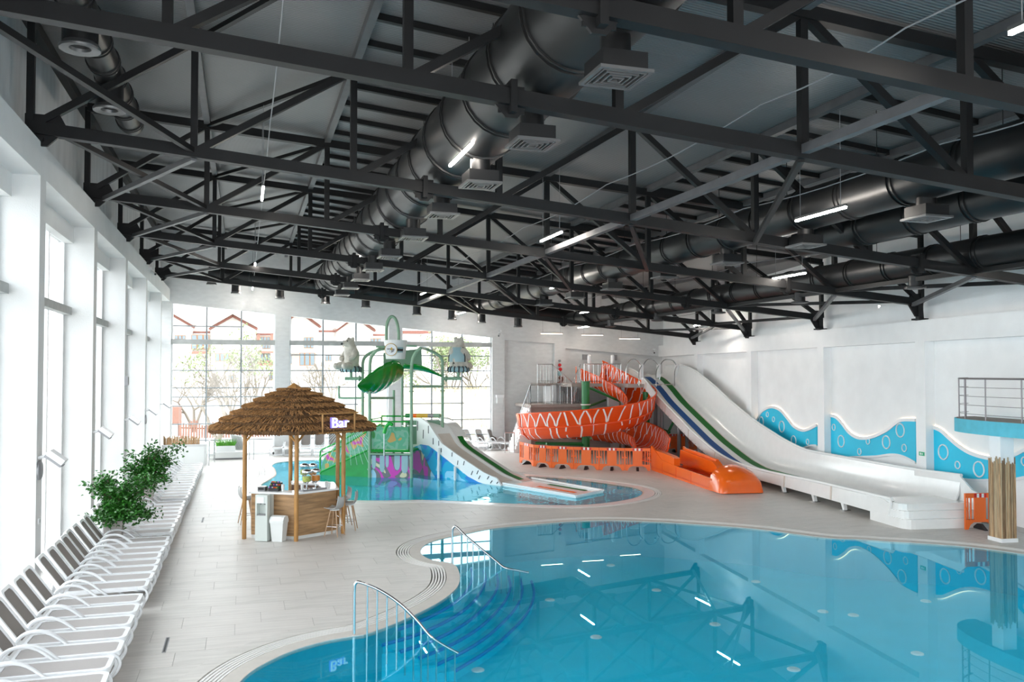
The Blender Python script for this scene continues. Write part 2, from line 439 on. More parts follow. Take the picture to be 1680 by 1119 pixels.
def cat_rom(pts, n=8):
    pts = [Vector(p) for p in pts]; out = []
    for i in range(len(pts) - 1):
        p0 = pts[max(0, i - 1)]; p1 = pts[i]; p2 = pts[i + 1]; p3 = pts[min(len(pts) - 1, i + 2)]
        for k in range(n):
            t = k / n
            out.append(0.5 * ((2 * p1) + (-p0 + p2) * t + (2 * p0 - 5 * p1 + 4 * p2 - p3) * t * t + (-p0 + 3 * p1 - 3 * p2 + p3) * t ** 3))
    out.append(pts[-1]); return out
def loop_rom(pts, n=6):
    pts = [Vector(p) for p in pts]; m = len(pts); out = []
    for i in range(m):
        p0, p1, p2, p3 = pts[i - 1], pts[i], pts[(i + 1) % m], pts[(i + 2) % m]
        for k in range(n):
            t = k / n
            out.append(0.5 * ((2 * p1) + (-p0 + p2) * t + (2 * p0 - 5 * p1 + 4 * p2 - p3) * t * t + (-p0 + 3 * p1 - 3 * p2 + p3) * t ** 3))
    return out
def lerp_tab(tab, x):
    if x <= tab[0][0]: return tab[0][1]
    for (a, b), (c, d) in zip(tab, tab[1:]):
        if x <= c: return b + (d - b) * (x - a) / (c - a)
    return tab[-1][1]

# ================================================================== the building
XL, YF, YB = -3.38, 43.6, -3.0          # window-side pillar faces, far wall face, back wall face
GX = -3.98                               # glazing line on the window side
SR = 0.1494
def XR(y): return 22.4 + SR * (y - YF)   # right wall pillar faces
RN = Vector((1, -SR, 0)).normalized()    # outward normal of the right wall
RD = Vector((SR, 1, 0)).normalized()
def zc(x): return 7.9 - 0.0966 * x       # bottom chord centre line
def zroof(x): return zc(x) + 2.2

# ---- pool outlines on the deck
big_px = [(393, 1119), (425, 1093), (480, 1067), (535, 1051), (581, 1043), (604, 1039), (654, 1020), (697, 1000), (727, 983), (748, 965.5), (754.5, 951),
          (753, 938), (748, 928.5), (737, 923), (713, 920), (696, 913), (690, 904.5), (696, 894.7), (713, 887), (737, 881), (760, 876.5), (809, 867),
          (880, 860), (938, 855.5), (997, 853.8), (1066, 855.8), (1120, 858.7), (1233, 867), (1353, 882), (1407, 884.5), (1453, 887.7), (1507, 891), (1587, 897), (1680, 909)]
big = [PZ(x, y, 0).to_2d() for x, y in big_px]
big += [V(17.3, 12.6), V(17.2, 10.0), V(16.6, 6.5), V(15.0, 3.6), V(11.5, 2.2), V(7.5, 2.0), V(3.8, 3.2), V(1.6, 5.2), V(0.2, 7.4), V(-0.35, 9.4), V(-0.25, 10.8)]
small_px = [(428, 797), (442, 787), (453, 779), (451, 769), (447, 763), (466, 757.5), (540, 754), (640, 753), (740, 760), (800, 772), (867, 781), (927, 785), (993, 792.7), (1043, 801),
            (1054, 809), (1037, 817.7), (993, 825), (937, 828.7), (860, 827), (773, 823), (693, 820), (630, 821), (560, 820), (490, 816), (448, 803)]
small = [PZ(x, y, 0).to_2d() for x, y in small_px]
def resample(loop, step):
    pts = [V(p.x, p.y, 0) for p in loop]
    c = loop_rom(pts, 8)
    out = []; acc = 0
    for i in range(len(c)):
        a, b_ = c[i], c[(i + 1) % len(c)]; d = (b_ - a).length
        if d < 1e-9: continue
        while acc < d:
            out.append(a + (b_ - a) * (acc / d)); acc += step
        acc -= d
    return out
def area2(l): return sum(l[i].x * l[(i + 1) % len(l)].y - l[(i + 1) % len(l)].x * l[i].y for i in range(len(l))) / 2
def offset(loop, d):
    n = len(loop); sg = 1 if area2(loop) > 0 else -1; out = []
    for i in range(n):
        t = loop[(i + 2) % n] - loop[i - 2]
        nn = V(t.y, -t.x, 0).normalized() * sg
        out.append(loop[i] + nn * d)
    for _ in range(2):
        out = [(out[i - 1] + out[i] * 2 + out[(i + 1) % n]) / 4 for i in range(n)]
    return out
bigL = resample(big, 0.18); smallL = resample(small, 0.22)
if area2(bigL) < 0: bigL.reverse()
if area2(smallL) < 0: smallL.reverse()
def at_z(l, z): return [V(p.x, p.y, z) for p in l]
def ring(mb, a, b_, z0, z1):
    n = len(a)
    vs = at_z(a, z1) + at_z(b_, z1) + at_z(a, z0) + at_z(b_, z0); fs = []
    for i in range(n):
        j = (i + 1) % n
        fs += [(i, j, n + j, n + i), (2 * n + i, 3 * n + i, 3 * n + j, 2 * n + j), (i, 2 * n + i, 2 * n + j, j), (n + i, n + j, 3 * n + j, 3 * n + i)]
    return mb.add(vs, fs)
OUTB, OUTS = 0.82, 0.80
cutB = offset(bigL, OUTB); cutS = offset(smallL, OUTS)
def inside(p, loop):
    c = False; n = len(loop); j = n - 1
    for i in range(n):
        a, b_ = loop[i], loop[j]
        if (a.y > p.y) != (b_.y > p.y) and p.x < (b_.x - a.x) * (p.y - a.y) / (b_.y - a.y) + a.x: c = not c
        j = i
    return c
def boolean_cut(me, cutters):
    o = bpy.data.objects.new('tmp', me); COL.objects.link(o); tmp = [o]
    for l in cutters:
        c = bpy.data.objects.new('tmpc', MB().prism(at_z(l, -1.0), (0, 0, 2)).mesh('tmpc')); COL.objects.link(c); tmp.append(c)
        md = o.modifiers.new('b', 'BOOLEAN'); md.operation = 'DIFFERENCE'; md.object = c; md.solver = 'EXACT'
    dg = bpy.context.evaluated_depsgraph_get()
    res = bpy.data.meshes.new_from_object(o.evaluated_get(dg))
    for t in tmp: bpy.data.objects.remove(t)
    return res

# ---- floor: bedding slab with one object per tile for the nearest three hundred, the rest one mesh
def floor_poly(z):
    return [V(-4.15, YB, z), V(XR(YB) + 0.35, YB, z), V(XR(YF) + 0.35, YF + 0.3, z), V(-4.15, YF + 0.3, z)]
sl = boolean_cut(MB().prism(floor_poly(-0.15), (0, 0, 0.144)).mesh('floor'), [cutB, cutS])
sl.materials.clear(); sl.materials.append(GROUT)
floor = bpy.data.objects.new('floor', sl); COL.objects.link(floor); floor['kind'] = 'structure'
floor['label'] = 'pale stone tiled pool deck'; ORG['floor'] = (0, 0, 0)
TW, TH = 1.2, 0.6
full = []; cross = MB()
for j in range(int((YF + 0.3 - YB) / TH) + 1):
    y0 = YB + j * TH; y1 = min(y0 + TH, YF + 0.3)
    off = (j % 3) * 0.4
    for i in range(-1, 24):
        x0 = max(-4.1 + i * TW + off, -4.12); x1 = -4.1 + (i + 1) * TW + off
        x1 = min(x1, XR(y0) + 0.33)
        if x1 - x0 < 0.1 or y1 - y0 < 0.05: continue
        g = 0.004
        cs = [V(x0 + g, y0 + g), V(x1 - g, y0 + g), V(x1 - g, y1 - g), V(x0 + g, y1 - g), V((x0 + x1) / 2, (y0 + y1) / 2), V((x0 + x1) / 2, y0), V((x0 + x1) / 2, y1), V(x0, (y0 + y1) / 2), V(x1, (y0 + y1) / 2)]
        ib = [inside(c, cutB) or inside(c, cutS) for c in cs]
        if all(ib): continue
        if not any(ib): full.append([(x0 + g, y0 + g, x1 - g, y1 - g)])
        else: cross.span(x0 + g, x1 - g, y0 + g, y1 - g, -0.03, 0.0)
cm = boolean_cut(cross.mesh('x'), [cutB, cutS])
bm = bmesh.new(); bm.from_mesh(cm); islands = []; seen = set()
for f in bm.faces:
    if f.index in seen: continue
    st = [f]; isl = []; seen.add(f.index)
    while st:
        g_ = st.pop(); isl.append(g_)
        for e in g_.edges:
            for h in e.link_faces:
                if h.index not in seen: seen.add(h.index); st.append(h)
    vid = {}; vs = []
    for g_ in isl:
        for v in g_.verts:
            if v.index not in vid: vid[v.index] = len(vs); vs.append(v.co.copy())
    islands.append((vs, [tuple(vid[v.index] for v in g_.verts) for g_ in isl]))
bm.free()
def seen_px(p):
    v = Vector(p) - V(0, 0, HC); d = v.dot(Vector(FW))
    if d < 1: return None
    x = PPX + F_PX * v.dot(Vector(RT)) / d; y = PPY - F_PX * v.dot(Vector(UP)) / d
    return (x, y, d)
cand = []
for q in full:
    x0, y0, x1, y1 = q[0]
    cand.append((V((x0 + x1) / 2, (y0 + y1) / 2, 0), ('box', q[0])))
for vs, fs in islands:
    c = sum(vs, V(0, 0, 0)) / len(vs); cand.append((c, ('isl', (vs, fs))))
vis = []; rest = []
for c, d in cand:
    s_ = seen_px(c)
    ok = s_ and -20 < s_[0] < 1700 and 612 < s_[1] < 1150
    if ok and c.x < -1.7: ok = False
    (vis if ok else rest).append((s_[2] if s_ else 1e9, c, d))
vis.sort(key=lambda t: t[0])
rest += vis[300:]; vis = vis[:300]
shared = {}
rr = random.Random(3)
for dist, c, (k, d) in vis:
    if k == 'box':
        x0, y0, x1, y1 = d
        key = (round(x1 - x0, 3), round(y1 - y0, 3), rr.random() < 0.5)
        if key not in shared:
            me = MB().box((0, 0, -0.015), (x1 - x0, y1 - y0, 0.03)).mesh('tile'); me.materials.append(TILE if key[2] else TILE2); shared[key] = me
        o = bpy.data.objects.new('tile', shared[key]); o.location = ((x0 + x1) / 2, (y0 + y1) / 2, 0)
    else:
        m_ = MB().add(*d); me = m_.mesh('tile', (c.x, c.y, 0)); me.materials.append(TILE if rr.random() < 0.5 else TILE2)
        o = bpy.data.objects.new('tile', me); o.location = (c.x, c.y, 0)
    COL.objects.link(o); o.parent = floor
mb = MB()
for dist, c, (k, d) in rest:
    if k == 'box': mb.span(d[0], d[2], d[1], d[3], -0.03, 0)
    else: mb.add(*d)
tag(mb.build('tile_field', TILE, floor), kind='stuff')

# ---- main pool
ZW = -0.012
pool = struct('floor_pool', (8, 10, -1.0), 'blue basin of the large curved pool')
def basin(loop, zf, wallm, floorm, parent, nm):
    mb = MB(); n = len(loop)
    mb.add(at_z(loop, zf), [tuple(t) for t in tessellate_polygon([at_z(loop, zf)])])
    mb.build(nm + '_bottom', floorm, parent)
    mb = MB()
    ring(mb, loop, offset(loop, 0.2), zf - 0.1, -0.05)
    mb.build(nm + '_side', wallm, parent)
ZB = -0.95
basin(bigL, ZB, POOLW, POOLB, pool, 'basin')
mb = MB(); ring(mb, bigL, offset(bigL, 0.26), -0.06, 0.0); mb.build('coping', COPING, pool)
mb = MB(); ring(mb, offset(bigL, 0.26), offset(bigL, 0.56), -0.10, -0.035); mb.build('gutter_channel', GUTTER, pool)
for k in range(5):
    mb = MB(); a = 0.275 + k * 0.056
    ring(mb, offset(bigL, a), offset(bigL, a + 0.034), -0.035, -0.002); mb.build('grate_slat', GRATE, pool)
mb = MB(); ring(mb, offset(bigL, 0.56), cutB, -0.1, 0.0); mb.build('border_band', TILE2, pool)
mb = MB(); wl = at_z(offset(bigL, 0.02), ZW)
mb.add(wl, [tuple(t) for t in tessellate_polygon([wl])])
w = mb.build('pool_water', WATER); tag(w, 'still blue water filling the large curved pool', 'water', kind='stuff')

# submerged curved steps
inn = [(773, 933), (775, 946), (771, 960), (756, 981), (720, 1005), (660, 1031), (594, 1048)]
outr = [(872, 954), (876, 976), (864, 1008), (829, 1045), (800, 1068), (777, 1083), (747, 1101)]
NS = 6; z1, z6 = -0.13, -0.80
ci = cat_rom([PZ(x, y, z1) for x, y in inn], 6); co = cat_rom([PZ(x, y, z6) for x, y in outr], 6)
shore = cat_rom([PZ(x, y, 0) for x, y in [(753.5, 938), (755, 951), (748, 966), (727, 983), (697, 1000), (654, 1020), (592, 1041)]], 6)
curves = [shore]
for k in range(NS):
    t = k / (NS - 1); curves.append([a.lerp(b_, t) for a, b_ in zip(ci, co)])
steps = thing('pool_steps', (4.5, 13.5, ZB), 'curved blue underwater steps leading into the large pool', 'steps')
for k in range(1, NS + 1):
    zt = z1 + (z6 - z1) * (k - 1) / (NS - 1)
    a, b_ = curves[k - 1], curves[k]
    rows = [[V(p.x, p.y, zt), V(q.x, q.y, zt), V(q.x, q.y, ZB)] for p, q in zip(a, b_)]
    bot = [[V(p.x, p.y, ZB), V(q.x, q.y, ZB), V(q.x, q.y, ZB)] for p, q in zip(a, b_)]
    mb = MB(); m_ = len(a)
    vs = []; fs = []
    for i in range(m_): vs += [V(a[i].x, a[i].y, zt), V(b_[i].x, b_[i].y, zt), V(b_[i].x, b_[i].y, ZB), V(a[i].x, a[i].y, ZB)]
    for i in range(m_ - 1):
        o = 4 * i
        fs += [(o, o + 1, o + 5, o + 4), (o + 1, o + 2, o + 6, o + 5)]
    fs += [(0, 3, 2, 1), (4 * m_ - 4, 4 * m_ - 3, 4 * m_ - 2, 4 * m_ - 1)]
    mb.add(vs, fs); st = mb.build('tread', POOLB, steps)
    mb = MB(); mb.tube([V(p.x, p.y, zt + 0.003) for p in b_], 0.03, 6); mb.build('nosing', POOLE, st)
for (x, y) in [(902, 985), (1077, 969), (978, 1046), (784, 1100), (1173, 1025), (1302, 1099), (1002, 928), (1400, 1010), (1240, 955), (1519, 987), (1350, 1004), (1505, 1073)]:
    p = PZ(x, y, ZB)
    o = MB().lathe([(0.0, 0.0), (0.11, 0.0), (0.11, 0.015), (0.08, 0.03), (0.0, 0.03)], (p.x, p.y, ZB), 14).build('floor_inlet', WHITEP, pool)

# ---- play pool
pool2 = struct('floor_play_pool', (8, 31, -0.5), 'shallow basin of the play pool')
basin(smallL, -0.38, POOLC, POOLC, pool2, 'basin')
mb = MB(); ring(mb, smallL, offset(smallL, 0.05), -0.06, -0.003); mb.build('terracotta_edge', TERRA, pool2)
mb = MB(); ring(mb, offset(smallL, 0.05), offset(smallL, 0.42), -0.06, -0.002); mb.build('white_coping', WHITEG, pool2)
for k in range(3):
    mb = MB(); a = 0.44 + k * 0.07
    ring(mb, offset(smallL, a), offset(smallL, a + 0.055), -0.05, -0.003); mb.build('grate_slat', GRATE, pool2)
mb = MB(); ring(mb, offset(smallL, 0.42), offset(smallL, 0.66), -0.1, -0.04); mb.build('gutter_channel', GUTTER, pool2)
mb = MB(); ring(mb, offset(smallL, 0.65), cutS, -0.1, 0.0); mb.build('border_band', TILE2, pool2)
mb = MB(); wl = at_z(offset(smallL, 0.02), ZW)
mb.add(wl, [tuple(t) for t in tessellate_polygon([wl])])
w = mb.build('play_pool_water', WATER2); tag(w, 'rippled turquoise water of the play pool', 'water', kind='stuff')

# ---- left wall: beam, upper wall, deep pillars, glazed bays
wl = struct('wall_left', (-3.9, 20, 0), 'tall white window wall with deep pillars')
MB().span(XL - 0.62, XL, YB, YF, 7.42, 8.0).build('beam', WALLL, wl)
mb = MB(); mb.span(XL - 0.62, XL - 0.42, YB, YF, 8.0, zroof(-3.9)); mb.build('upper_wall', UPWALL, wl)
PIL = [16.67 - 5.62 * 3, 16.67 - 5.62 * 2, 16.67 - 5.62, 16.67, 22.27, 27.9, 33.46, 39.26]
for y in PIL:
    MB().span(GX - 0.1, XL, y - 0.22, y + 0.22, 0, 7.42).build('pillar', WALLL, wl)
bays = list(zip([YB] + [y + 0.22 for y in PIL], [y - 0.22 for y in PIL] + [YF]))
for i, (a, b_) in enumerate(bays):
    if b_ - a < 0.6: continue
    wd = struct('window_%d' % (i + 1), (GX, (a + b_) / 2, 0), 'tall glazed bay between white pillars')
    mb = MB()
    for y in (a + 0.05, b_ - 0.05): mb.span(GX - 0.16, GX - 0.02, y - 0.05, y + 0.05, 0.0, 7.42)
    for z in (0.06, 5.5, 7.1): mb.span(GX - 0.16, GX - 0.02, a, b_, z - 0.06, z + 0.06)
    mb.build('frame', FRAMEW, wd)
    n = 3
    for k in range(1, n):
        y = a + (b_ - a) * k / n
        MB().span(GX - 0.17, GX - 0.01, y - 0.05, y + 0.05, 0.12, 7.04).build('mullion', FRAMEW, wd)
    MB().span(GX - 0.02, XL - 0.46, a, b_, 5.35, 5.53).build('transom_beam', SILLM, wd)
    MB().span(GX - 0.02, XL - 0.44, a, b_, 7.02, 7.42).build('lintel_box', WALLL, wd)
    for k in range(n):
        y0 = a + (b_ - a) * k / n + 0.05; y1 = a + (b_ - a) * (k + 1) / n - 0.05
        MB().span(GX - 0.10, GX - 0.085, y0, y1, 0.12, 5.44).build('pane', GLASST, wd)
        MB().span(GX - 0.10, GX - 0.085, y0, y1, 5.56, 7.04).build('pane', GLASST, wd)
    MB().span(GX - 0.02, GX + 0.10, a, b_, 0, 0.09).build('sill', FRAMEW, wd)

# ---- far wall with three glazed openings under a sloping head
wf = struct('wall_far', (10, YF, 0), 'pale grey end wall with three tall windows')
YO = YF + 0.38
def ztop(x): return 7.645 - 0.0985 * x - 0.02     # lower edge of the head beam follows the roof
def zhead(x): return 7.03 - 0.0905 * x
ops = [(-3.32, 1.47), (2.15, 7.08), (7.75, 12.61)]
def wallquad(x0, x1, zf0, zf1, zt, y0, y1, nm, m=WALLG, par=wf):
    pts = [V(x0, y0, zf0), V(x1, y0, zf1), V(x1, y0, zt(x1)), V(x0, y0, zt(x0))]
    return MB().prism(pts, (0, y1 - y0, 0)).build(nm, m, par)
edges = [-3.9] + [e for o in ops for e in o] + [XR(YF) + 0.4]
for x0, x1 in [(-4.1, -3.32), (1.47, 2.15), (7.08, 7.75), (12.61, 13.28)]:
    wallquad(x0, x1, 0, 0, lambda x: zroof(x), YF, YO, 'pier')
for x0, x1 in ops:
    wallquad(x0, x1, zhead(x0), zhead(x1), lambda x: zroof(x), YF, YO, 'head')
# solid part with two recessed panels
p910, p928, p828 = PY(910, 600, YF).x, PY(928, 600, YF).x, PY(828, 600, YF).x
XE = XR(YF) + 0.5
wallquad(13.28, XE, 0, 0, lambda x: zroof(x), YF + 0.2, YO, 'panel_back')
zp1, zp2 = PY(870, 560, YF).z, PY(1000, 575, YF).z
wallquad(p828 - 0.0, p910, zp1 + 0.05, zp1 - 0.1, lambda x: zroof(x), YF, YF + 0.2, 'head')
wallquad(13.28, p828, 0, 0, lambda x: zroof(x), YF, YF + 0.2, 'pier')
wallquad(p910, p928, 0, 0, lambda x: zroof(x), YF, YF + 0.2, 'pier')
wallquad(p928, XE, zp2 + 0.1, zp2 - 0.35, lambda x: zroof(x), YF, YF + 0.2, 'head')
for i, (x0, x1) in enumerate(ops):
    wd = struct('window_%d' % (i + 20), ((x0 + x1) / 2, YF, 0), 'tall gridded end window')
    yg = YF + 0.22
    MB().span(x0, x1, yg - 0.12, yg + 0.02, 5.38, 5.62).build('transom_beam', SILLM, wd)
    mb = MB()
    for x in (x0 + 0.04, x1 - 0.04): mb.prism([V(x - .04, yg - .05, 0), V(x + .04, yg - .05, 0), V(x + .04, yg - .05, zhead(x + .04)), V(x - .04, yg - .05, zhead(x - .04))], (0, 0.1, 0))
    mb.span(x0, x1, yg - 0.05, yg + 0.05, 0, 0.1)
    mb.build('frame', FRAMEW, wd)
    xs = [x0 + (x1 - x0) * k / 3 for k in range(4)]
    for x in xs[1:3]:
        MB().prism([V(x - .035, yg - .05, 0), V(x + .035, yg - .05, 0), V(x + .035, yg - .05, zhead(x)), V(x - .035, yg - .05, zhead(x))], (0, 0.1, 0)).build('mullion', FRAMEG, wd)
    for z, q in [(6.26, 2), (4.9, 3), (4.12, 3), (3.28, 3), (2.84, 3), (2.41, 2), (1.55, 3), (0.75, 3)]:
        if z > zhead(x1) or (i == 0 and z == 4.9) or (i > 0 and z in (2.84, 6.26)): continue
        MB().span(x0, xs[q] + (0.12 if q < 3 else 0), yg - 0.04, yg + 0.03, z - 0.025, z + 0.025).build('rail', FRAMEG, wd)
    for k in range(3):
        a, b_ = xs[k] + 0.035, xs[k + 1] - 0.035
        MB().prism([V(a, yg, 0.1), V(b_, yg, 0.1), V(b_, yg, zhead(b_)), V(a, yg, zhead(a))], (0, 0.012, 0)).build('pane', GLASS, wd)

# ---- right wall: pillars and top beam stand proud of white panels
wr = struct('wall_right', (XR(20), 20, 0), 'white wall with shallow pillars and recessed panels')
REC = 0.30
def rw(y, d=0.0): return V(XR(y), y, 0) + RN * d
def rquad(y0, y1, z0, z1, d0, d1, nm, m=WALL, par=wr):
    pts = [rw(y0, d0), rw(y1, d0), rw(y1, d1), rw(y0, d1)]
    return MB().prism([V(p.x, p.y, z0) for p in pts], (0, 0, z1 - z0)).build(nm, m, par)
rquad(YB, YF + 0.6, 0, 9.2, REC, REC + 0.2, 'panel_back')
rquad(YB, YF, 4.92, 5.55, 0.0, REC, 'beam')
RP = [37.72, 31.62, 25.7, 20.06, 14.3, 8.5, 2.7]
for y in RP: rquad(y, y + 0.45, 0, 4.92, 0.0, REC, 'pillar')
rquad(YB, YF, 0, 0.12, REC - 0.012, REC, 'skirting', SILLM)
ex = MB(); c = PP(1512, 744.5, rw(20, -0.02), RN)
e0 = MB().frame(c, RD * 0.11, RN * 0.012, (0, 0, 0.055)).build('exit_sign', EXITG); tag(e0, 'small green exit pictogram sign on white pillar', 'sign')
E0 = MB(); E0.frame(c + RN * -0.014 + RD * 0.03, RD * 0.03, RN * 0.002, (0, 0, 0.03)); E0.frame(c + RN * -0.014 - RD * 0.05, RD * 0.02, RN * 0.002, (0, 0, 0.02)); E0.build('pictogram', WHITEP, e0)

# ---- back wall behind the viewer: unseen window openings sized for frontal light
wb = struct('wall_back', (8, YB, 0), 'end wall behind the viewer')
XB1 = XR(YB) + 0.4
xs = [-4.1, -3.2, 1.6, 7.1, 12.0, XB1]
for k in range(0, len(xs), 2):
    wallquad(xs[k], xs[k + 1], 0, 0, lambda x: zroof(x), YB - 0.35, YB, 'pier', WALL, wb)
for k in range(1, len(xs) - 1, 2):
    wallquad(xs[k], xs[k + 1], zc(xs[k]) - 0.6, zc(xs[k + 1]) - 0.6, lambda x: zroof(x), YB - 0.35, YB, 'head', WALL, wb)

# ---- roof deck
ceil = struct('ceiling', (8, 20, 8), 'dark grey ribbed metal roof')
x0, x1 = -4.2, XR(YF) + 0.7
mb = MB(); mb.prism([V(x0, YB - 0.4, zroof(x0)), V(x1, YB - 0.4, zroof(x1)), V(x1, YB - 0.4, zroof(x1) + 0.12), V(x0, YB - 0.4, zroof(x0) + 0.12)], (0, YF - YB + 0.9, 0))
mb.build('deck', DECK, ceil)
NX = [-0.89 + 2.84 * k for k in range(9)]
for x in NX:
    MB().bar((x, YB, zroof(x) - 0.09), (x, YF, zroof(x) - 0.09), 0.14, 0.16).build('purlin', STEEL_G, ceil)
for xa, xb in [(1.95, 4.75), (10.45, 13.3)]:
    y = 9.2
    while y < YF - 0.4:
        MB().bar((xa, y, zroof(xa) - 0.06), (xb, y, zroof(xb) - 0.06), 0.10, 0.11).build('rib', STEEL_D, ceil)
        y += 1.17
MB().bar((-3.72, YB, zroof(-3.72) - 0.12), (-3.72, YF, zroof(-3.72) - 0.12), 0.18, 0.2).build('eaves_beam', STEEL_D, ceil)

# ================================================================== roof trusses
TY = [7.95, 10.83, 16.45, 22.07, 27.7, 33.3, 39.0]
TN = ['nearest to the viewer', 'second from the viewer', 'third from the viewer', 'fourth from the viewer', 'fifth from the viewer', 'sixth from the viewer', 'last before the end window wall']
CH = 0.19
RTY = {22.07: 20.3, 27.7: 25.95, 33.3: 31.85, 39.0: 37.95}
TRUSS = []
for ty, tn in zip(TY, TN):
    yr = RTY.get(ty, ty - 0.9)
    xr = XR(yr) - 0.02
    def ty_at(x, ty=ty, yr=yr, xr=xr): return ty + (yr - ty) * max(0, (x + 3.4)) / (xr + 3.4)
    nodes = [-3.55] + [x for x in NX if x < xr - 1.0] + [xr + 0.1]
    t = thing('roof_truss', (8, ty, zc(8)), 'long charcoal steel roof truss, ' + tn, 'truss', 'roof trusses')
    B = lambda x, f=ty_at: V(x, f(x), zc(x)); T = lambda x, f=ty_at: V(x, f(x), zc(x) + 2.02)
    MB().bar(B(nodes[0]), B(nodes[-1]), CH, CH + 0.02).build('bottom_chord', STEEL_D, t)
    MB().bar(T(nodes[0]), T(nodes[-1]), CH, CH).build('top_chord', STEEL_D, t)
    for x in nodes: MB().bar(B(x), T(x), 0.12, 0.12, (0, 1, 0)).build('post', STEEL_D, t)
    mid = 4
    for k in range(len(nodes) - 1):
        a, b_ = (B(nodes[k]), T(nodes[k + 1])) if k < mid else (T(nodes[k]), B(nodes[k + 1]))
        MB().bar(a, b_, 0.12, 0.12, (0, 1, 0)).build('diagonal', STEEL_D, t)
    for x in (3.3, 14.6):
        if x < xr - 1:
            p = B(x); mb = MB()
            mb.box(p, (0.09, CH + 0.10, 0.42)); mb.box(p + V(0.1, 0, -0.02), (0.16, 0.03, 0.36)); mb.box(p + V(-0.1, 0, -0.02), (0.16, 0.03, 0.36))
            mb.prism([p + V(-.22, -.02, -.10), p + V(.22, -.02, -.10), p + V(.08, -.02, -.26), p + V(-.08, -.02, -.26)], (0, .04, 0))
            mb.build('splice_plate', STEEL_D, t)
    mb = MB(); p = B(-3.38)
    mb.prism([p + V(-.25, -.03, -.3), p + V(.1, -.03, -.3), p + V(.42, -.03, .02), p + V(.3, -.03, .25), p + V(-.25, -.03, .25)], (0, .06, 0)); mb.span(p.x - .25, p.x + .05, p.y - .15, p.y + .15, 8.0, 8.05)
    mb.build('bearing_plate', STEEL_D, t)
    mb = MB(); p = B(xr)
    mb.prism([p + V(.15, -.03, -.42), p + V(-.12, -.03, -.42), p + V(-.42, -.03, .0), p + V(-.25, -.03, .25), p + V(.15, -.03, .25)], (0, .06, 0)); mb.box((p.x + .05, p.y, 5.575), (.35, .3, .05)); mb.bar(V(p.x + .05, p.y, 5.55), p, .16, .16, (0, 1, 0))
    mb.build('bearing_plate', STEEL_D, t)
    TRUSS.append((ty, xr, B))
# bracing in the plane of the bottom chords
def brace(p, q, lab, m=STEEL_D, w=0.10):
    o = MB().bar(p, q, w, w).build('roof_brace', m); tag(o, lab, 'brace', 'roof bracing')
for k in range(len(TRUSS) - 1):
    B0, B1 = TRUSS[k][2], TRUSS[k + 1][2]
    nm = '%s and %s trusses' % (ORD[k], ORD[k + 1])
    dz = V(0, 0, 0.02); d2 = V(0, 0, -0.10)
    if k > 0:
        brace(B0(-3.2) + dz, B1(-0.89) + dz, 'diagonal steel roof brace by the window wall, rising away, between the %s' % nm)
        if k > 1: brace(B1(-3.2) + d2, B0(-0.89) + d2, 'lighter diagonal roof brace by the window wall, crossing between the %s' % nm, STEEL_G)
    xr0, xr1 = TRUSS[k][1], TRUSS[k + 1][1]
    nr0 = max(x for x in NX if x < xr0 - 1.0); nr1 = max(x for x in NX if x < xr1 - 1.0)
    brace(B0(xr0 - .2) + dz, B1(nr1) + dz, 'diagonal roof brace by the right wall between the %s' % nm)
    brace(B1(xr1 - .2) + d2, B0(nr0) + d2, 'lighter diagonal roof brace by the right wall between the %s' % nm, STEEL_G)
    brace(B0(7.6) + dz, B1(7.6) + dz, 'pale longitudinal roof tie along mid span between the %s' % nm, STEEL_G, 0.13)
    if k > 0:
        brace(B0(7.6) + d2, B1(10.45) + d2, 'diagonal roof brace beside the middle tie between the %s' % nm, STEEL_D, 0.09)
        brace(B0(16.15) + dz, B1(16.15) + dz, 'longitudinal roof tie over the slides between the %s' % nm, STEEL_D, 0.11)
        brace(B0(1.95) + dz + V(0, 0, 2.0), B1(-0.89) + dz + V(0, 0, 2.0), 'diagonal brace under the roof deck between the %s' % nm, STEEL_D, 0.09)

# ================================================================== ventilation
def diffuser(p, ztop, i, row, s=0.62):
    t = thing('air_diffuser', (p[0], p[1], p[2]), 'square louvred air diffuser, %s along the %s' % (ORD[i], row), 'diffuser', 'air diffusers')
    x, y, z = p
    MB().lathe([(0.17, 0), (0.17, ztop - z - 0.22)], (x, y, z + 0.22), 12).build('neck', DUCT, t, 40)
    mb = MB(); h = s / 2
    mb.prism([V(x - h + .05, y - h + .05, z + .06), V(x + h - .05, y - h + .05, z + .06), V(x + h - .05, y + h - .05, z + .06), V(x - h + .05, y + h - .05, z + .06)], (0, 0, .18)); mb.build('plenum_box', DUCT, t)
    MB().box((x, y, z + .05), (s - .14, s - .14, .02)).build('dark_core', DARKIN, t)
    for k in range(5):
        a = h - k * h / 5.2; b_ = a - (0.045 if k == 0 else 0.018); mb = MB()
        o = [V(x - a, y - a, 0), V(x + a, y - a, 0), V(x + a, y + a, 0), V(x - a, y + a, 0)]
        n_ = [V(x - b_, y - b_, 0), V(x + b_, y - b_, 0), V(x + b_, y + b_, 0), V(x - b_, y + b_, 0)]
        ring(mb, n_, o, z + .01 - .004 * k, z + .045); mb.build('louvre', ALU, t)
def duct(name, x, z, r, y0, y1, lab, seam=1.45):
    t = thing(name, (x, y0, z - r), lab, 'duct')
    n = 24; mb = MB()
    mb.lathe([(r, 0), (r, y1 - y0)], (x, y0, z), n, (0, 1, 0)); mb.build('pipe', DUCT, t, 40)
    y = y0 + 0.6
    while y < y1 - 0.3:
        for d in (0, 0.11):
            MB().lathe([(r, 0), (r + .028, .004), (r + .028, .03), (r, .034)], (x, y + d, z), n, (0, 1, 0), cap=False).build('seam_ring', DUCTRIM, t, 60)
        y += seam
    return t
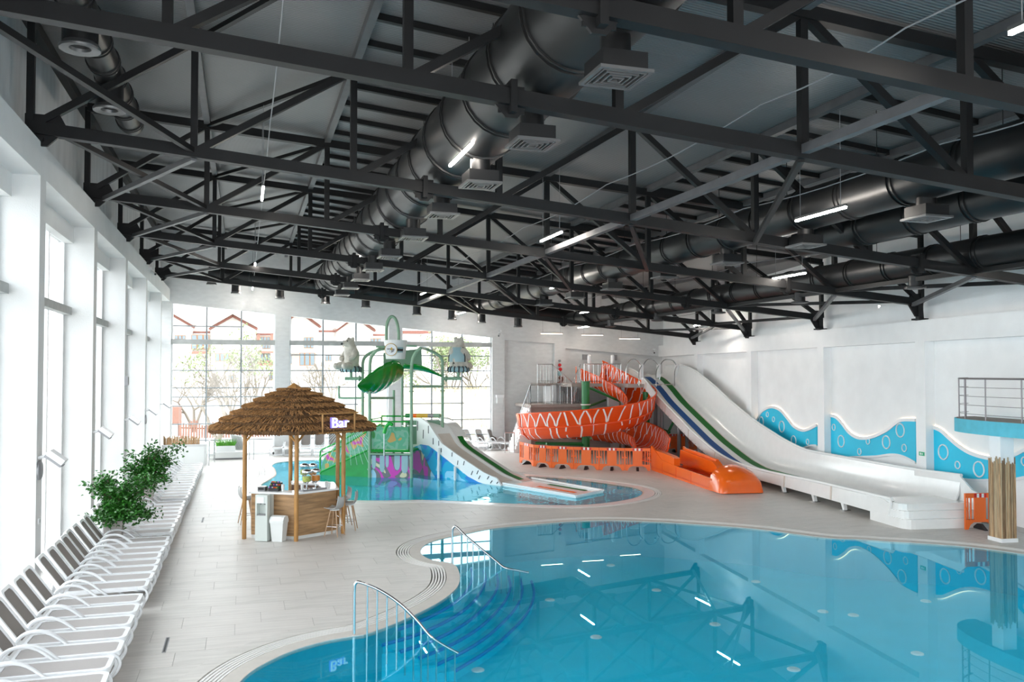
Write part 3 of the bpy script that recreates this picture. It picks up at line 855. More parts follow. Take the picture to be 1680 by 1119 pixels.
def hangers(t, x, z, y0, y1, step):
    y = y0
    while y < y1:
        MB().tube([(x, y, z), (x, y, zroof(x) - .02)], 0.008, 5).build('hanger_rod', STEEL_D, t); y += step
D1X, D1Z, D1R = 3.84, 8.36, 0.71
t = duct('ventilation_duct', D1X, D1Z, D1R, YB + .3, 41.3, 'thick black round duct running above the bar and pool steps')
hangers(t, D1X, D1Z + D1R, 2, 41, 2.81)
for i, y in enumerate([8.45, 11.28, 14.03, 17.0, 20.1, 23.6, 26.7, 29.7, 32.7, 35.7]):
    diffuser((D1X, y, 7.19), D1Z - D1R + .06, i, 'thickest duct above the bar')
D2X, D2Z, D2R = 11.4, 7.47, 0.43
t = duct('ventilation_duct', D2X, D2Z, D2R, YB + .3, 41.3, 'black round duct over the middle of the large pool')
hangers(t, D2X, D2Z + D2R, 2, 41, 2.81)
for i, y in enumerate([8.6, 12.03, 15.4, 18.5, 21.8, 25.4, 28.7, 32.0]):
    diffuser((D2X, y, 6.68), D2Z - D2R + .05, i, 'middle duct over the large pool', 0.6)
D3X, D3Z, D3R = 16.2, 6.78, 0.36
t = duct('ventilation_duct', D3X, D3Z, D3R, YB + .3, 41.3, 'black round duct nearest the wave decorated wall')
hangers(t, D3X, D3Z + D3R, 2, 41, 2.81)
for i in range(6):
    y = 12.8 + 4.7 * i
    q = thing('duct_outlet', (D3X, y, 6.15), 'stubby black duct outlet, %s below the wall side duct' % ORD[i], 'duct outlet', 'duct outlets')
    MB().lathe([(0.16, 0), (0.16, .34)], (D3X, y, 6.18), 12).build('neck', DUCT, q, 40)
    MB().lathe([(0.17, 0), (0.26, .02), (0.26, .06), (0.16, .08)], (D3X, y, 6.12), 14).build('rim', DUCT, q, 40)
# second parallel run beside the middle duct near the viewer
t = duct('ventilation_duct', 13.0, 7.22, 0.40, YB + .3, 17.6, 'short black duct parallel to the middle duct near the viewer')
# slim duct by the window wall with two round nozzles
LDX, LDZ, LDR = -2.35, 9.38, 0.25
t = duct('ventilation_duct', LDX, LDZ, LDR, YB + .3, 19.9, 'slim black duct high beside the window wall', 0.9)
def nozzle(p, top, r, lab, n=14):
    q = thing('air_nozzle', p, lab, 'nozzle', 'round air nozzles')
    x, y, z = p
    MB().lathe([(r, 0), (r, top - z - .1)], (x, y, z + .1), n).build('neck', DUCT, q, 40)
    MB().lathe([(r * .55, .10), (r * .62, .02), (r * 1.15, 0), (r * 1.18, .03), (r * .95, .11)], (x, y, z), n, cap=False).build('flared_rim', ALU, q, 40)
    MB().lathe([(0.01, 0), (r * .6, .0)], (x, y, z + .07), n, cap=False).build('dark_throat', DARKIN, q)
nozzle((LDX, 13.85, 8.78), LDZ - .1, .25, 'large round nozzle nearest the viewer under the slim window side duct')
nozzle((LDX, 16.75, 8.72), LDZ - .1, .24, 'large round nozzle at the end of the slim window side duct')
nozzle((LDX, 10.9, 8.82), LDZ - .1, .25, 'large round nozzle above the nearest window pillar')
# cross duct by the far wall
t = thing('ventilation_duct', (6, 41.9, 7.5), 'black duct running across in front of the end windows', 'duct')
P0, P1 = V(-1.6, 41.9, 8.68), V(16.5, 41.9, 6.95)
mb = MB(); mb.tube([P0, P1], 0.34, 16); mb.build('pipe', DUCT, t, 40)
dd = (P1 - P0).normalized()
for k in range(14):
    p = P0 + (P1 - P0) * ((k + .4) / 14)
    MB().lathe([(0.34, 0), (0.37, .01), (0.37, .05), (0.34, .06)], p, 16, dd, cap=False).build('seam_ring', DUCTRIM, t, 60)
for i, (x, y) in enumerate([(347, 467), (387, 482), (459, 490), (534, 499), (600, 505), (684, 517), (742, 525), (790, 530), (850, 537)]):
    p = PY(x, y, 41.7)
    zt = P0.z + (P1.z - P0.z) * (p.x - P0.x) / (P1.x - P0.x) - .25
    nozzle((p.x, 41.7, p.z), zt, .20, 'round nozzle, %s from the window side on the cross duct' % ORD[i], 12)

# ================================================================== linear lamps on catenary cables
ROWS = {0.37: [5.9, 19.83, 33.25, 42.2], 3.5: [0.5, 14.1, 28.2, 40.6], 7.2: [5.75, 19.7, 35.2], 10.5: [0.6, 13.75, 28.1, 42.0], 14.3: [6.6, 20.08, 34.6], 17.0: [13.6, 27.7, 41.6], 19.6: [22.0, 33.9]}
RN_ = {0.37: 'row nearest the window wall', 3.5: 'row beside the thick duct', 7.2: 'row at mid span', 10.5: 'row beside the middle duct', 14.3: 'row above the slide run-out', 17.0: 'row above the spiral slide', 19.6: 'row beside the wave wall'}
for x, ys in ROWS.items():
    z = zc(x) + 0.15
    pts = []
    ys0 = YB + .5 if x < 14 else max(YB + .5, (x + 1.2 - 22.4) / SR + YF)
    stops = sorted([ys0] + [q for q in TY if q > ys0] + [YF - .4])
    for a, b_ in zip(stops, stops[1:]):
        for k in range(6):
            u = k / 6; pts.append(V(x + .06, a + (b_ - a) * u, z + .62 - 0.10 * math.sin(math.pi * u) + 0.01 * math.sin(37 * u + a)))
    pts.append(V(x + .06, YF - .4, z + .62))
    o = MB().tube(pts, 0.011, 5).build('catenary_cable', GREYP); tag(o, 'thin cable strung under the trusses along the lamp %s' % RN_[x], 'cable', 'catenary cables')
    for i, y in enumerate(ys):
        q = thing('linear_lamp', (x, y, z), 'glowing linear lamp, %s from the viewer in the %s' % (ORD[i], RN_[x]), 'lamp', 'linear lamps')
        MB().box((x, y, z + .045), (.05, 1.5, .045)).build('housing', ALU, q)
        MB().box((x, y, z), (.045, 1.48, .035)).build('tube', LED, q)
        for s_ in (-.6, .6):
            MB().tube([(x, y + s_, z + .06), (x, y + s_, zroof(x) - .22)], .006, 5).build('suspension_wire', GREYP, q)
for i, (x, y) in enumerate([(17.49, 42.6), (19.2, 42.6), (21.0, 42.6)]):
    z = PY([905, 972, 1033][i], [547.5, 550, 556][i], y).z
    xx = PY([905, 972, 1033][i], 550, y).x
    q = thing('linear_lamp', (xx, y, z), 'linear lamp set across the room above the stairs, %s from the window' % ORD[i], 'lamp', 'linear lamps')
    MB().box((xx, y, z + .04), (1.25, .07, .04)).build('housing', ALU, q)
    MB().box((xx, y, z), (1.2, .05, .03)).build('tube', LED2, q)
    for s_ in (-.5, .5): MB().tube([(xx + s_, y, z + .05), (xx + s_, y, zroof(xx) - .22)], .006, 5).build('suspension_wire', GREYP, q)

# ================================================================== floodlights, discs and small wall fittings on the window wall
PN = ['first', 'second', 'third', 'fourth', 'fifth']
lamps = [(72, 752, 16.67), (156, 711, 22.27), (208, 690, 27.9), (241, 675, 33.46), (264, 665, 39.26)]
for i, (x, y, py) in enumerate(lamps):
    base = PX(x, y, XL + 0.12); yb = py - 0.1; z = base.z
    q = thing('wall_floodlight', (XL, yb, z), 'tilted white floodlight on the %s window pillar from the viewer' % PN[i], 'floodlight', 'pillar floodlights')
    MB().tube([(XL, yb, z), (XL + .1, yb, z + .02), (XL + .16, yb, z + .08)], .03, 8).build('bracket', FRAMEW, q, 40)
    R = Matrix.Rotation(math.radians(38), 3, 'Y')
    c = V(XL + .30, yb, z)
    mb = MB(); mb.frame(c, R @ V(.15, 0, 0), V(0, .16, 0), R @ V(0, 0, .05)); mb.build('housing', FRAMEW, q)
    mb = MB(); mb.frame(c + R @ V(0, 0, -.07), R @ V(.16, 0, 0), V(0, .17, 0), R @ V(0, 0, .02)); mb.build('lens_frame', GREYP, q)
    if i in (0, 3):
        zz = PX(62 if i == 0 else 239, 772 if i == 0 else 688, XL).z
        d = MB().lathe([(0.0, 0), (.17, 0), (.17, .03), (.14, .05), (0, .06)], (XL + .0, py - .05, zz), 18, (1, 0, 0)).build('wall_disc', GREYP, None, 40)
        tag(d, 'round grey loudspeaker disc on the %s window pillar' % PN[i], 'speaker')
p = PX(60, 857, XL)
s_ = MB().frame((XL + .01, 16.67, p.z), (.01, 0, 0), (0, .05, 0), (0, 0, .05)).build('wall_socket', FRAMEW); tag(s_, 'small white socket plate on the nearest window pillar', 'socket')
MB().frame((XL + .021, 16.67, p.z), (.003, 0, 0), (0, .02, 0), (0, 0, .03)).build('cover', GREYP, s_)
p = PX(205, 625, XL)
s_ = MB().frame((XL + .05, 27.75, p.z), (.05, 0, 0), (0, .09, 0), (0, 0, .14)).build('wall_speaker', GREYP); tag(s_, 'small grey box speaker on the third window pillar', 'speaker')
MB().frame((XL + .103, 27.75, p.z), (.004, 0, 0), (0, .07, 0), (0, 0, .11)).build('grille', BLACKP, s_)
def cctv(p, d, lab):
    q = thing('security_camera', p, lab, 'camera'); p = V(*p); d = V(*d).normalized()
    MB().box(p, (.12, .12, .08)).build('mount', FRAMEW, q)
    MB().tube([p, p + d * .12 + V(0, 0, -.08)], .02, 6).build('arm', FRAMEW, q)
    e = p + d * .12 + V(0, 0, -.10); MB().bar(e - d * .02, e + d * .26, .09, .09).build('housing', WHITEP, q); MB().bar(e + d * .26, e + d * .28, .07, .07).build('lens', BLACKP, q)
p = PX(243, 440, XL); cctv((XL + .06, p.y, p.z), (.6, -.8, -.4), 'white security camera on the beam over the far windows')
p = PY(821, 543, YF - .1); cctv(tuple(p), (-.5, -.8, -.5), 'small dark security camera on the end wall head')
p = PY(1073, 573, YF - .3); cctv((p.x, p.y, p.z), (-.4, -.9, -.3), 'security camera in the far right corner')
p = PY(820, 655, YF - .1)
d = thing('hand_dryer', tuple(p), 'white wall unit on the pier beside the end window', 'wall unit')
mb = MB(); mb.box(p, (.34, .18, .42)); mb.build('body', WHITEP, d); MB().box(p + V(0, -.02, .16), (.42, .22, .14)).build('hood', FRAMEW, d)
for i, (x, y) in enumerate([(960, 586), (1008, 587)]):
    p = PY(x, y, YF - .0); o = MB().box(p, (.3, .08, .3)).build('wall_speaker', GREYP); tag(o, 'small grey wall speaker, %s above the slide tower' % ['left', 'right'][i], 'speaker')

# ================================================================== sun loungers
def make_lounger():
    t = thing('sun_lounger', (0, 0, 0), '', 'lounger', local=True)
    hw = 0.302
    for s_ in (-1, 1):
        y = s_ * (hw + .0)
        arm = cat_rom([(-.52, y, .02), (-.50, y, .22), (-.38, y, .47), (-.20, y, .55), (.02, y, .50), (.30, y, .27), (.56, y, .06), (.70, y, .025), (.84, y, .06), (.93, y, .19), (.90, y, .31), (.78, y, .335)], 4)
        MB().tube(arm, .023, 6, flat=(1.0, 1.0)).build('side_loop', LWHITE, t, 60)
    # seat frame: rounded ring with mesh inside
    def rounded(L0, L1, w, z0, r=.10, n=5, ang=0.0):
        pts = []
        for cx, cy, a0 in [(L1 - r, w - r, 0), (L0 + r, w - r, 90), (L0 + r, -w + r, 180), (L1 - r, -w + r, 270)]:
            for k in range(n + 1):
                a = math.radians(a0 + 90 * k / n); pts.append((cx + r * math.cos(a), cy + r * math.sin(a)))
        return pts
    hx, hz = -.36, .33
    ca, sa = math.cos(math.radians(55)), math.sin(math.radians(55))
    def back(p, h): return V(hx - p[0] * ca - h * sa, p[1], hz + p[0] * sa - h * ca * -1 * -1) if False else V(hx - p[0] * ca + h * sa, p[1], hz + p[0] * sa + h * ca)
    o = rounded(hx, .93, .275, 0); i_ = rounded(hx + .05, .87, .225, 0, .07)
    mb = MB(); ring(mb, [V(a, b_, 0) for a, b_ in i_], [V(a, b_, 0) for a, b_ in o], hz - .03, hz + .035); mb.build('seat_frame', LWHITE, t)
    mb = MB(); mb.prism([V(a, b_, hz + .012) for a, b_ in i_], (0, 0, .012)); mb.build('seat_mesh', LSEAT, t)
    o = rounded(.02, .74, .265, 0); i_ = rounded(.06, .69, .215, 0, .09)
    mb = MB(); n = len(o)
    vs = [back(p, .03) for p in i_] + [back(p, .03) for p in o] + [back(p, -.03) for p in i_] + [back(p, -.03) for p in o]; fs = []
    for a in range(n):
        b_ = (a + 1) % n
        fs += [(a, b_, n + b_, n + a), (2 * n + a, 3 * n + a, 3 * n + b_, 2 * n + b_), (a, 2 * n + a, 2 * n + b_, b_), (n + a, n + b_, 3 * n + b_, 3 * n + a)]
    mb.add(vs, fs); mb.build('back_frame', LWHITE, t)
    mb = MB(); pl = [back(p, .012) for p in i_]; mb.prism(pl, back((0, 0), -.012) - back((0, 0), 0)); mb.build('back_mesh', LTAUPE, t)
    mb = MB()
    for y in (-.2, .2): mb.bar(back((.35, y), -.03), (-.78, y, .03), .035, .035)
    mb.bar((-.78, -.24, .03), (-.78, .24, .03), .04, .04); mb.build('rear_prop', LWHITE, t)
    MB().bar((.84, -.29, .06), (.84, .29, .06), .035, .05).build('foot_bar', LWHITE, t)
    return t
LP = make_lounger(); first = True
def place(proto, loc, rz, label, group, sc=None):
    global first
    if proto is LP and first: o = LP; first = False
    else: o = copy_tree(proto)
    o.location = loc; o.rotation_euler = (0, 0, rz)
    if sc: o.scale = sc
    o['label'] = label; o['group'] = group
    return o
FX = -1.53 - 0.93
rl = random.Random(5)
groups = [([9.93 + .65 * k for k in range(9)], 'nearest row by the windows'),
          ([16.1 + .60 * k for k in range(8)], 'row just before the nearer ficus'),
          ([21.32 + .655 * k for k in range(8)], 'row between the two potted plants'),
          ([26.95 + .685 * k for k in range(15)], 'row beyond the farther ficus')]
for ys, nm in groups:
    for i, y in enumerate(ys):
        place(LP, (FX + rl.uniform(-.02, .02), y, 0), rl.uniform(-.02, .02), 'white lounger, %s from the viewer in the %s' % (ORD[i], nm), 'loungers along the windows')
for i, x in enumerate([455, 478, 501, 524, 547]):
    p = PZ(x, 746, 0); place(LP, (p.x, p.y, 0), -math.pi / 2 - .1, 'white lounger facing the room, %s from the left behind the thatched bar' % ORD[i], 'loungers by the end windows', (1, 1.0, 1.12))
for i, x in enumerate([776, 797, 818]):
    p = PZ(x, 737, 0); place(LP, (p.x, p.y, 0), -math.pi / 2 + .35, 'white lounger facing the room, %s from the left behind the white play slide' % ORD[i], 'loungers by the end windows', (1, .92, 1.1))

# ================================================================== potted plants
def leafy(t, c, size, n, seed, mleaf=LEAF1, stems=26, ls=.105, off=(0.0, 0.0)):
    r_ = random.Random(seed); lf = MB(); tw = MB()
    tips = []
    for s_ in range(stems):
        a = 2 * math.pi * s_ / stems + r_.uniform(-.3, .3); e = r_.uniform(.15, 1.0)
        tip = V(c.x + off[0] + size[0] * e * math.cos(a), c.y + off[1] + size[1] * e * math.sin(a), c.z + size[2] * (r_.uniform(.02, 1.0) - .25 * e * r_.random()))
        midp = V(c.x, c.y, c.z).lerp(tip, .5) + V(0, 0, size[2] * .18)
        path = cat_rom([V(c.x + .04 * math.cos(a), c.y + .04 * math.sin(a), c.z), midp, tip], 5)
        tw.tube(path, [.014 * (1 - .7 * k / len(path)) for k in range(len(path))], 5)
        tips.append(path)
    for k in range(n):
        path = r_.choice(tips); u = r_.uniform(.12, 1.0) ** .8
        p = path[min(len(path) - 1, int(u * (len(path) - 1)))] + V(r_.gauss(0, .10), r_.gauss(0, .10), r_.gauss(0, .08))
        d = V(r_.uniform(-1, 1), r_.uniform(-1, 1), r_.uniform(-.6, .5)).normalized(); nrm = d.orthogonal().normalized()
        nrm = (Matrix.Rotation(r_.uniform(0, 6.28), 3, d) @ nrm); sd = d.cross(nrm)
        L = ls * r_.uniform(.7, 1.25); w = L * .30
        lf.add([p, p + d * L * .45 + sd * w + nrm * .012, p + d * L, p + d * L * .45 - sd * w + nrm * .012, p + d * L * .45 - nrm * .006], [(0, 1, 4), (1, 2, 4), (2, 3, 4), (3, 0, 4)])
    tw.build('stems', TWIG, t); f = lf.build('foliage', mleaf, t); f['kind'] = 'stuff'
def planter(loc, h, w, lab, seed, size, n, off):
    t = thing('potted_plant', loc, lab, 'plant', 'potted ficus plants'); x, y, _ = loc
    b_, a = w * .36, w * .5
    vs = [V(x - b_, y - b_, 0), V(x + b_, y - b_, 0), V(x + b_, y + b_, 0), V(x - b_, y + b_, 0), V(x - a, y - a, h), V(x + a, y - a, h), V(x + a, y + a, h), V(x - a, y + a, h)]
    a2 = a - .03
    vs += [V(x - a2, y - a2, h), V(x + a2, y - a2, h), V(x + a2, y + a2, h), V(x - a2, y + a2, h), V(x - a2, y - a2, h - .06), V(x + a2, y - a2, h - .06), V(x + a2, y + a2, h - .06), V(x - a2, y + a2, h - .06)]
    fs = [(3, 2, 1, 0)] + [(i, (i + 1) % 4, 4 + (i + 1) % 4, 4 + i) for i in range(4)] + [(4 + i, 4 + (i + 1) % 4, 8 + (i + 1) % 4, 8 + i) for i in range(4)] + [(8 + i, 8 + (i + 1) % 4, 12 + (i + 1) % 4, 12 + i) for i in range(4)]
    MB().add(vs, fs).build('pot', POT, t)
    MB().box((x, y, h - .06), (2 * a2, 2 * a2, .02)).build('soil', SOIL, t)
    leafy(t, V(x, y, h - .05), size, n, seed, off=off)
planter((-2.72, 20.80, 0), .74, .40, 'leafy green ficus in taupe pot, the one nearer the viewer', 11, (.88, .55, 1.15), 3400, (.22, -.05))
planter((-2.62, 26.36, 0), .74, .42, 'leafy green ficus in taupe pot, the one farther from the viewer', 23, (.86, .6, 1.40), 3400, (.12, 0))

# ================================================================== thatched bar
BC = V(1.22, 22.36, 0); BR = 1.36
HA = [math.radians(a) for a in (-90, -30, 30, 90, 150, 210)]        # B, C, F, E, D, A
def hexp(r, z, k): return V(BC.x + r * math.cos(HA[k % 6]), BC.y + r * math.sin(HA[k % 6]), z)
hut = thing('bar_hut', tuple(BC), 'round thatched straw roof on six bamboo poles over the bar', 'hut')
EZ = 2.62
for k in range(6):
    p = hexp(BR, 0, k)
    mb = MB(); mb.tube([p, p + V(0, 0, EZ + .1)], .052, 10); po = mb.build('pole', BAMB, hut, 50)
    for z in (.45, .98, 1.5, 2.0): MB().lathe([(.054, 0), (.060, .012), (.054, .024)], p + V(0, 0, z), 10, cap=False).build('node_ring', BAMB, po, 60)
    for s_ in (-1, 1):
        q = hexp(BR, 0, k + s_); d = (q - p).normalized()
        MB().tube([p + V(0, 0, EZ - .30), p + d * .26 + V(0, 0, EZ - .02)], .028, 8).build('knee_brace', BAMB, hut, 50)
    q = hexp(BR, 0, k + 1)
    MB().tube([p + V(0, 0, EZ), q + V(0, 0, EZ)], .04, 8).build('ring_beam', BAMB, hut, 50)
r_ = random.Random(2)
tiers = 7
RT_ = [2.10, 1.86, 1.58, 1.30, 1.02, 0.72, 0.42]
ZT_ = [2.56, 2.74, 2.90, 3.06, 3.21, 3.35, 3.47]
ZT = 3.60
def rad(a, r):                                       # softened hexagon
    s_ = (a + math.pi / 2) % (math.pi / 3) - math.pi / 6
    hx = math.cos(math.pi / 6) / math.cos(s_)
    return r * (.40 + .60 * hx / .93)
for i in range(tiers):
    ra = RT_[i]; za = ZT_[i]
    rb = (RT_[i + 1] - .10) if i < tiers - 1 else .05
    zb = (ZT_[i + 1] + .05) if i < tiers - 1 else ZT
    core = MB(); n = 48
    rows = []
    for (r0, z0) in [(ra * .90, za + .03), (ra * .985, za + .01), (ra, za + .09), (rb, zb), (rb * .5, zb)]:
        rows.append([V(BC.x + rad(2 * math.pi * k / n, r0) * math.cos(2 * math.pi * k / n), BC.y + rad(2 * math.pi * k / n, r0) * math.sin(2 * math.pi * k / n), z0) for k in range(n + 1)])
    core.grid(rows, None)
    core.add(rows[0][:-1], [tuple(range(n))])
    tr = core.build('thatch_tier', THATCHB, hut)
    st = MB(); fg = MB(); cnt = int(220 + 900 * ra / 2.1)
    sl_ = (zb - za - .09) / max(.05, ra - rb)
    for k in range(cnt):                              # straw lying on the slope
        a = r_.uniform(0, 2 * math.pi); t0 = r_.random()
        rr_ = rad(a, ra + .01 + (rb - ra) * t0); zz = za + .095 + (zb - za - .09) * t0 + r_.uniform(0, .03)
        L = r_.uniform(.18, .34)
        an = V(math.cos(a), math.sin(a), 0); tn = V(-math.sin(a), math.cos(a), 0)
        slope = (V(an.x, an.y, -sl_) + tn * r_.uniform(-.35, .35) + V(0, 0, r_.uniform(-.06, .10))).normalized()
        p = V(BC.x, BC.y, 0) + an * rr_ + V(0, 0, zz); q = p + slope * min(L, max(.05, rad(a, ra) * 1.0 - rr_ + .03))
        st.bar(p, q, r_.uniform(.008, .018), .010)
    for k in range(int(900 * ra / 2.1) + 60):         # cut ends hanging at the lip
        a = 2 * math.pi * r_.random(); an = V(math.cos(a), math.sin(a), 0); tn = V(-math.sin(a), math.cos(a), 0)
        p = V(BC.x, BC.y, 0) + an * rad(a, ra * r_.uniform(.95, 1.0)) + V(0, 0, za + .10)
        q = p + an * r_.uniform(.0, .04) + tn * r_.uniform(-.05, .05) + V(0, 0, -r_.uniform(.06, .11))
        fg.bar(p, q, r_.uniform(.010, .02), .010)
    tag(st.build('straw', THATCH, tr), kind='stuff'); tag(fg.build('reed_ends', REEDEND_SHADE, tr), kind='stuff')
MB().lathe([(.20, 0), (.16, .05), (.02, .14), (.0, .145)], (BC.x, BC.y, ZT + .0), 6).build('peak_cap', BAMB, hut)

bar = thing('bar_counter', tuple(BC), 'hexagonal oak fronted bar counter with white top', 'counter')
CR, CZ = 1.17, 1.10
for k in range(6):
    a, b_ = hexp(CR, 0, k), hexp(CR, 0, k + 1)
    n_ = V((a.x + b_.x) / 2 - BC.x, (a.y + b_.y) / 2 - BC.y, 0).normalized()
    if k == 3:
        continue
    mb = MB(); mb.prism([a + V(0, 0, .08), b_ + V(0, 0, .08), b_ - n_ * .04 + V(0, 0, .08), a - n_ * .04 + V(0, 0, .08)], (0, 0, CZ - .10)); mb.build('front_panel', WOOD, bar)
    mb = MB(); c, d = a - n_ * .02, b_ - n_ * .02; mb.prism([c, d, d - n_ * .03, c - n_ * .03], (0, 0, .08)); mb.build('plinth', WHITEP, bar)
    e, f = hexp(CR - .40, 0, k), hexp(CR - .40, 0, k + 1)
    mb = MB(); mb.prism([e + V(0, 0, .3), f + V(0, 0, .3), f + n_ * .03 + V(0, 0, .3), e + n_ * .03 + V(0, 0, .3)], (0, 0, CZ - .32)); mb.build('inner_panel', WOODD, bar)
    o0, o1 = hexp(CR + .07, CZ - .02, k), hexp(CR + .07, CZ - .02, k + 1); i0, i1 = hexp(CR - .42, CZ - .02, k), hexp(CR - .42, CZ - .02, k + 1)
    mb = MB(); mb.prism([o0, o1, i1, i0], (0, 0, .045)); mb.build('top', WHITEG, bar)
for k in (0,):
    p = hexp(CR + .005, .55, k); MB().box(p, (.05, .03, 1.02)).build('corner_strip', WOODD, bar)
TOPZ = CZ + .025

# sign
sg = None
B_, C_ = hexp(1, 0, 0), hexp(1, 0, 1); sd = (C_ - B_).normalized(); sn = V(sd.y, -sd.x, 0)
SGc = PP(556, 694, tuple(hexp(2.30, 0, 0) * .42 + hexp(2.30, 0, 1) * .58), tuple(sn))
sign = thing('bar_sign', tuple(SGc), 'glowing white Bar letters in a bamboo frame on the thatch', 'sign')
def word(nm, size, ext, off, m):
    cu = bpy.data.curves.new(nm, 'FONT'); cu.body = 'Bar'; cu.size = size; cu.space_character = 1.08; cu.extrude = ext; cu.align_x = 'CENTER'; cu.align_y = 'CENTER'
    cu.offset = 0.0 if m is SIGNW else 0.008
    tmp = bpy.data.objects.new('tmp', cu); COL.objects.link(tmp)
    me = bpy.data.meshes.new_from_object(tmp.evaluated_get(bpy.context.evaluated_depsgraph_get())); bpy.data.objects.remove(tmp)
    me.name = nm; me.materials.clear(); me.materials.append(m)
    o = bpy.data.objects.new(nm, me); COL.objects.link(o); o.parent = sign
    M = Matrix((sd, V(0, 0, 1), sn)).transposed().to_4x4()
    o.matrix_local = Matrix.Translation(sn * off) @ M
    return o
word('letters', .34, .02, .06, SIGNW); word('letter_backing', .34, .02, .0, SIGNB)
mb = MB()
for s_ in (-.46, .46): MB().tube([SGc + sd * s_ + V(0, 0, -.22), SGc + sd * s_ + V(0, 0, .24)], .022, 8).build('frame_post', BAMB, sign, 50)
for z in (-.22, .23): MB().tube([SGc - sd * .56 + V(0, 0, z), SGc + sd * .56 + V(0, 0, z)], .018, 8).build('frame_rail', BAMB, sign, 50)
for s_ in (-.3, .3): MB().tube([SGc + sd * s_ + V(0, 0, -.2), SGc + sd * s_ - sn * .35 + V(0, 0, -.1)], .012, 6).build('stay', BAMB, sign)

# things on the counter
def dispenser(p, lab, fill):
    t = thing('drink_dispenser', tuple(p), lab, 'dispenser', 'drink dispensers'); x, y, z = p
    MB().lathe([(.075, 0), (.07, .02), (.02, .05), (.018, .13), (.06, .17)], p, 14).build('stand', STAIN, t, 40)
    MB().lathe([(.05, .17), (.105, .19), (.115, .28), (.112, .40)], p, 16).build('jar', JARG, t, 40)
    MB().lathe([(.045, .18), (.098, .195), (.104, .25), (.10, .32)], p, 14).build('drink', fill, t, 40)
    MB().lathe([(.115, .40), (.12, .43), (.11, .46), (.05, .485), (.0, .49)], p, 16).build('lid', STAIN, t, 40)
    MB().tube([V(x, y - .1, z + .20), V(x, y - .15, z + .20), V(x, y - .155, z + .17)], .012, 6).build('tap', STAIN, t)
c1 = hexp(CR - .18, TOPZ, 0).lerp(hexp(CR - .18, TOPZ, 1), .48)
tray = MB().frame(c1 + V(0, 0, .012), sd * .34, -sn * .13, (0, 0, .012)).build('serving_tray', GREYP); tag(tray, 'dark flat tray under the drink dispensers on the bar', 'tray')
mb = MB(); mb.frame(c1 + V(0, 0, .03) + sn * .125, sd * .34, sn * .006, (0, 0, .008)); mb.frame(c1 + V(0, 0, .03) - sn * .125, sd * .34, sn * .006, (0, 0, .008)); mb.build('rim', GREYP, tray)
z0 = V(0, 0, .025)
dispenser(c1 + z0 - sd * .16, 'front drink dispenser with pale lemon drink', FRUITG)
dispenser(c1 + z0 + sd * .10, 'front drink dispenser with orange slices', FRUITO)
c2 = hexp(CR - .2, TOPZ, 1).lerp(hexp(CR - .2, TOPZ, 2), .72)
dispenser(V(PZ(500, 792, TOPZ).x, 23.25, TOPZ), 'rear drink dispenser with green mint drink', FRUITG)
dispenser(V(PZ(514, 792, TOPZ).x, 23.2, TOPZ), 'rear drink dispenser with orange drink', FRUITO)
def cups(p, n, lab, h=.17):
    t = thing('cup_stack', tuple(p), lab, 'cups', 'paper cup stacks')
    for k in range(n):
        MB().lathe([(.028, .0), (.040, .10), (.043, .105), (.040, .11)], p + V(0, 0, k * .03), 12).build('cup', WHITEP, t, 40)
cups(c1 - sd * .30 + sn * .02, 3, 'white paper cup stack left of the dispensers')
cups(c1 + sd * .42, 3, 'clear cup stack right of the dispensers')
cups(c1 + sd * .47 + sn * .04, 2, 'shorter clear cup stack at the tray end')
ca_ = hexp(CR - .18, TOPZ, 5).lerp(hexp(CR - .18, TOPZ, 0), .42)
cd = (hexp(1, 0, 0) - hexp(1, 0, 5)).normalized(); cn = V(cd.y, -cd.x, 0)
box_ = thing('sweet_display', tuple(ca_), 'small tiered display box of colourful sweets on the bar', 'display')
for k in range(3):
    MB().frame(ca_ - cn * (.07 * k) + V(0, 0, .035 + .03 * k), cd * .14, cn * .035, (0, 0, .035 + .03 * k)).build('tier', BLACKP, box_)
    for j in range(7):
        m = [PINK, YEL, RED, LANEB, LANEG, ORANGE, WHITEP][(j * 3 + k) % 7]
        MB().ball(ca_ - cn * (.07 * k) + cd * (-.12 + .04 * j) + V(0, 0, .085 + .06 * k), (.02, .02, .016), 7, 5).build('sweet', m, box_)
cups(ca_ + cd * .24 + V(0, 0, 0), 3, 'white cup stack beside the sweets')
nb = thing('napkin_holder', tuple(ca_ - cd * .30), 'grey metal napkin holder at the left end of the bar', 'holder')
MB().frame(ca_ - cd * .30 + V(0, 0, .05), cd * .10, cn * .07, (0, 0, .05)).build('case', ALU, nb); MB().frame(ca_ - cd * .30 + cn * .072 + V(0, 0, .055), cd * .07, cn * .003, (0, 0, .025)).build('slot', BLACKP, nb)

# water cooler and bin in front of the bar's left front side
an_ = hexp(CR, 0, 5); bn_ = hexp(CR, 0, 0)
wc = PZ(432, 889, 0); wc = an_.lerp(bn_, .40) + cn * .22
cool = thing('water_cooler', tuple(wc), 'pale tall water cooler standing before the bar', 'water cooler')
def cf(a, b_, z, ha, hb, hz, nm, m, base=wc, par=cool): return MB().frame(base + cd * a + cn * b_ + V(0, 0, z), cd * ha, cn * hb, (0, 0, hz)).build(nm, m, par)
cf(0, 0, .31, .155, .16, .30, 'lower_cabinet', MINTP); cf(0, -.07, .85, .155, .09, .24, 'rear_column', MINTP)
cf(0, .06, 1.00, .155, .10, .10, 'head', MINTP); cf(-.02, .165, .98, .09, .008, .07, 'control_panel', FRAMEW)
cf(-.135, .05, .75, .02, .11, .15, 'side_cheek', MINTP); cf(.135, .05, .75, .02, .11, .15, 'side_cheek', MINTP)
cf(0, .07, .625, .11, .08, .012, 'drip_tray', GREYP)
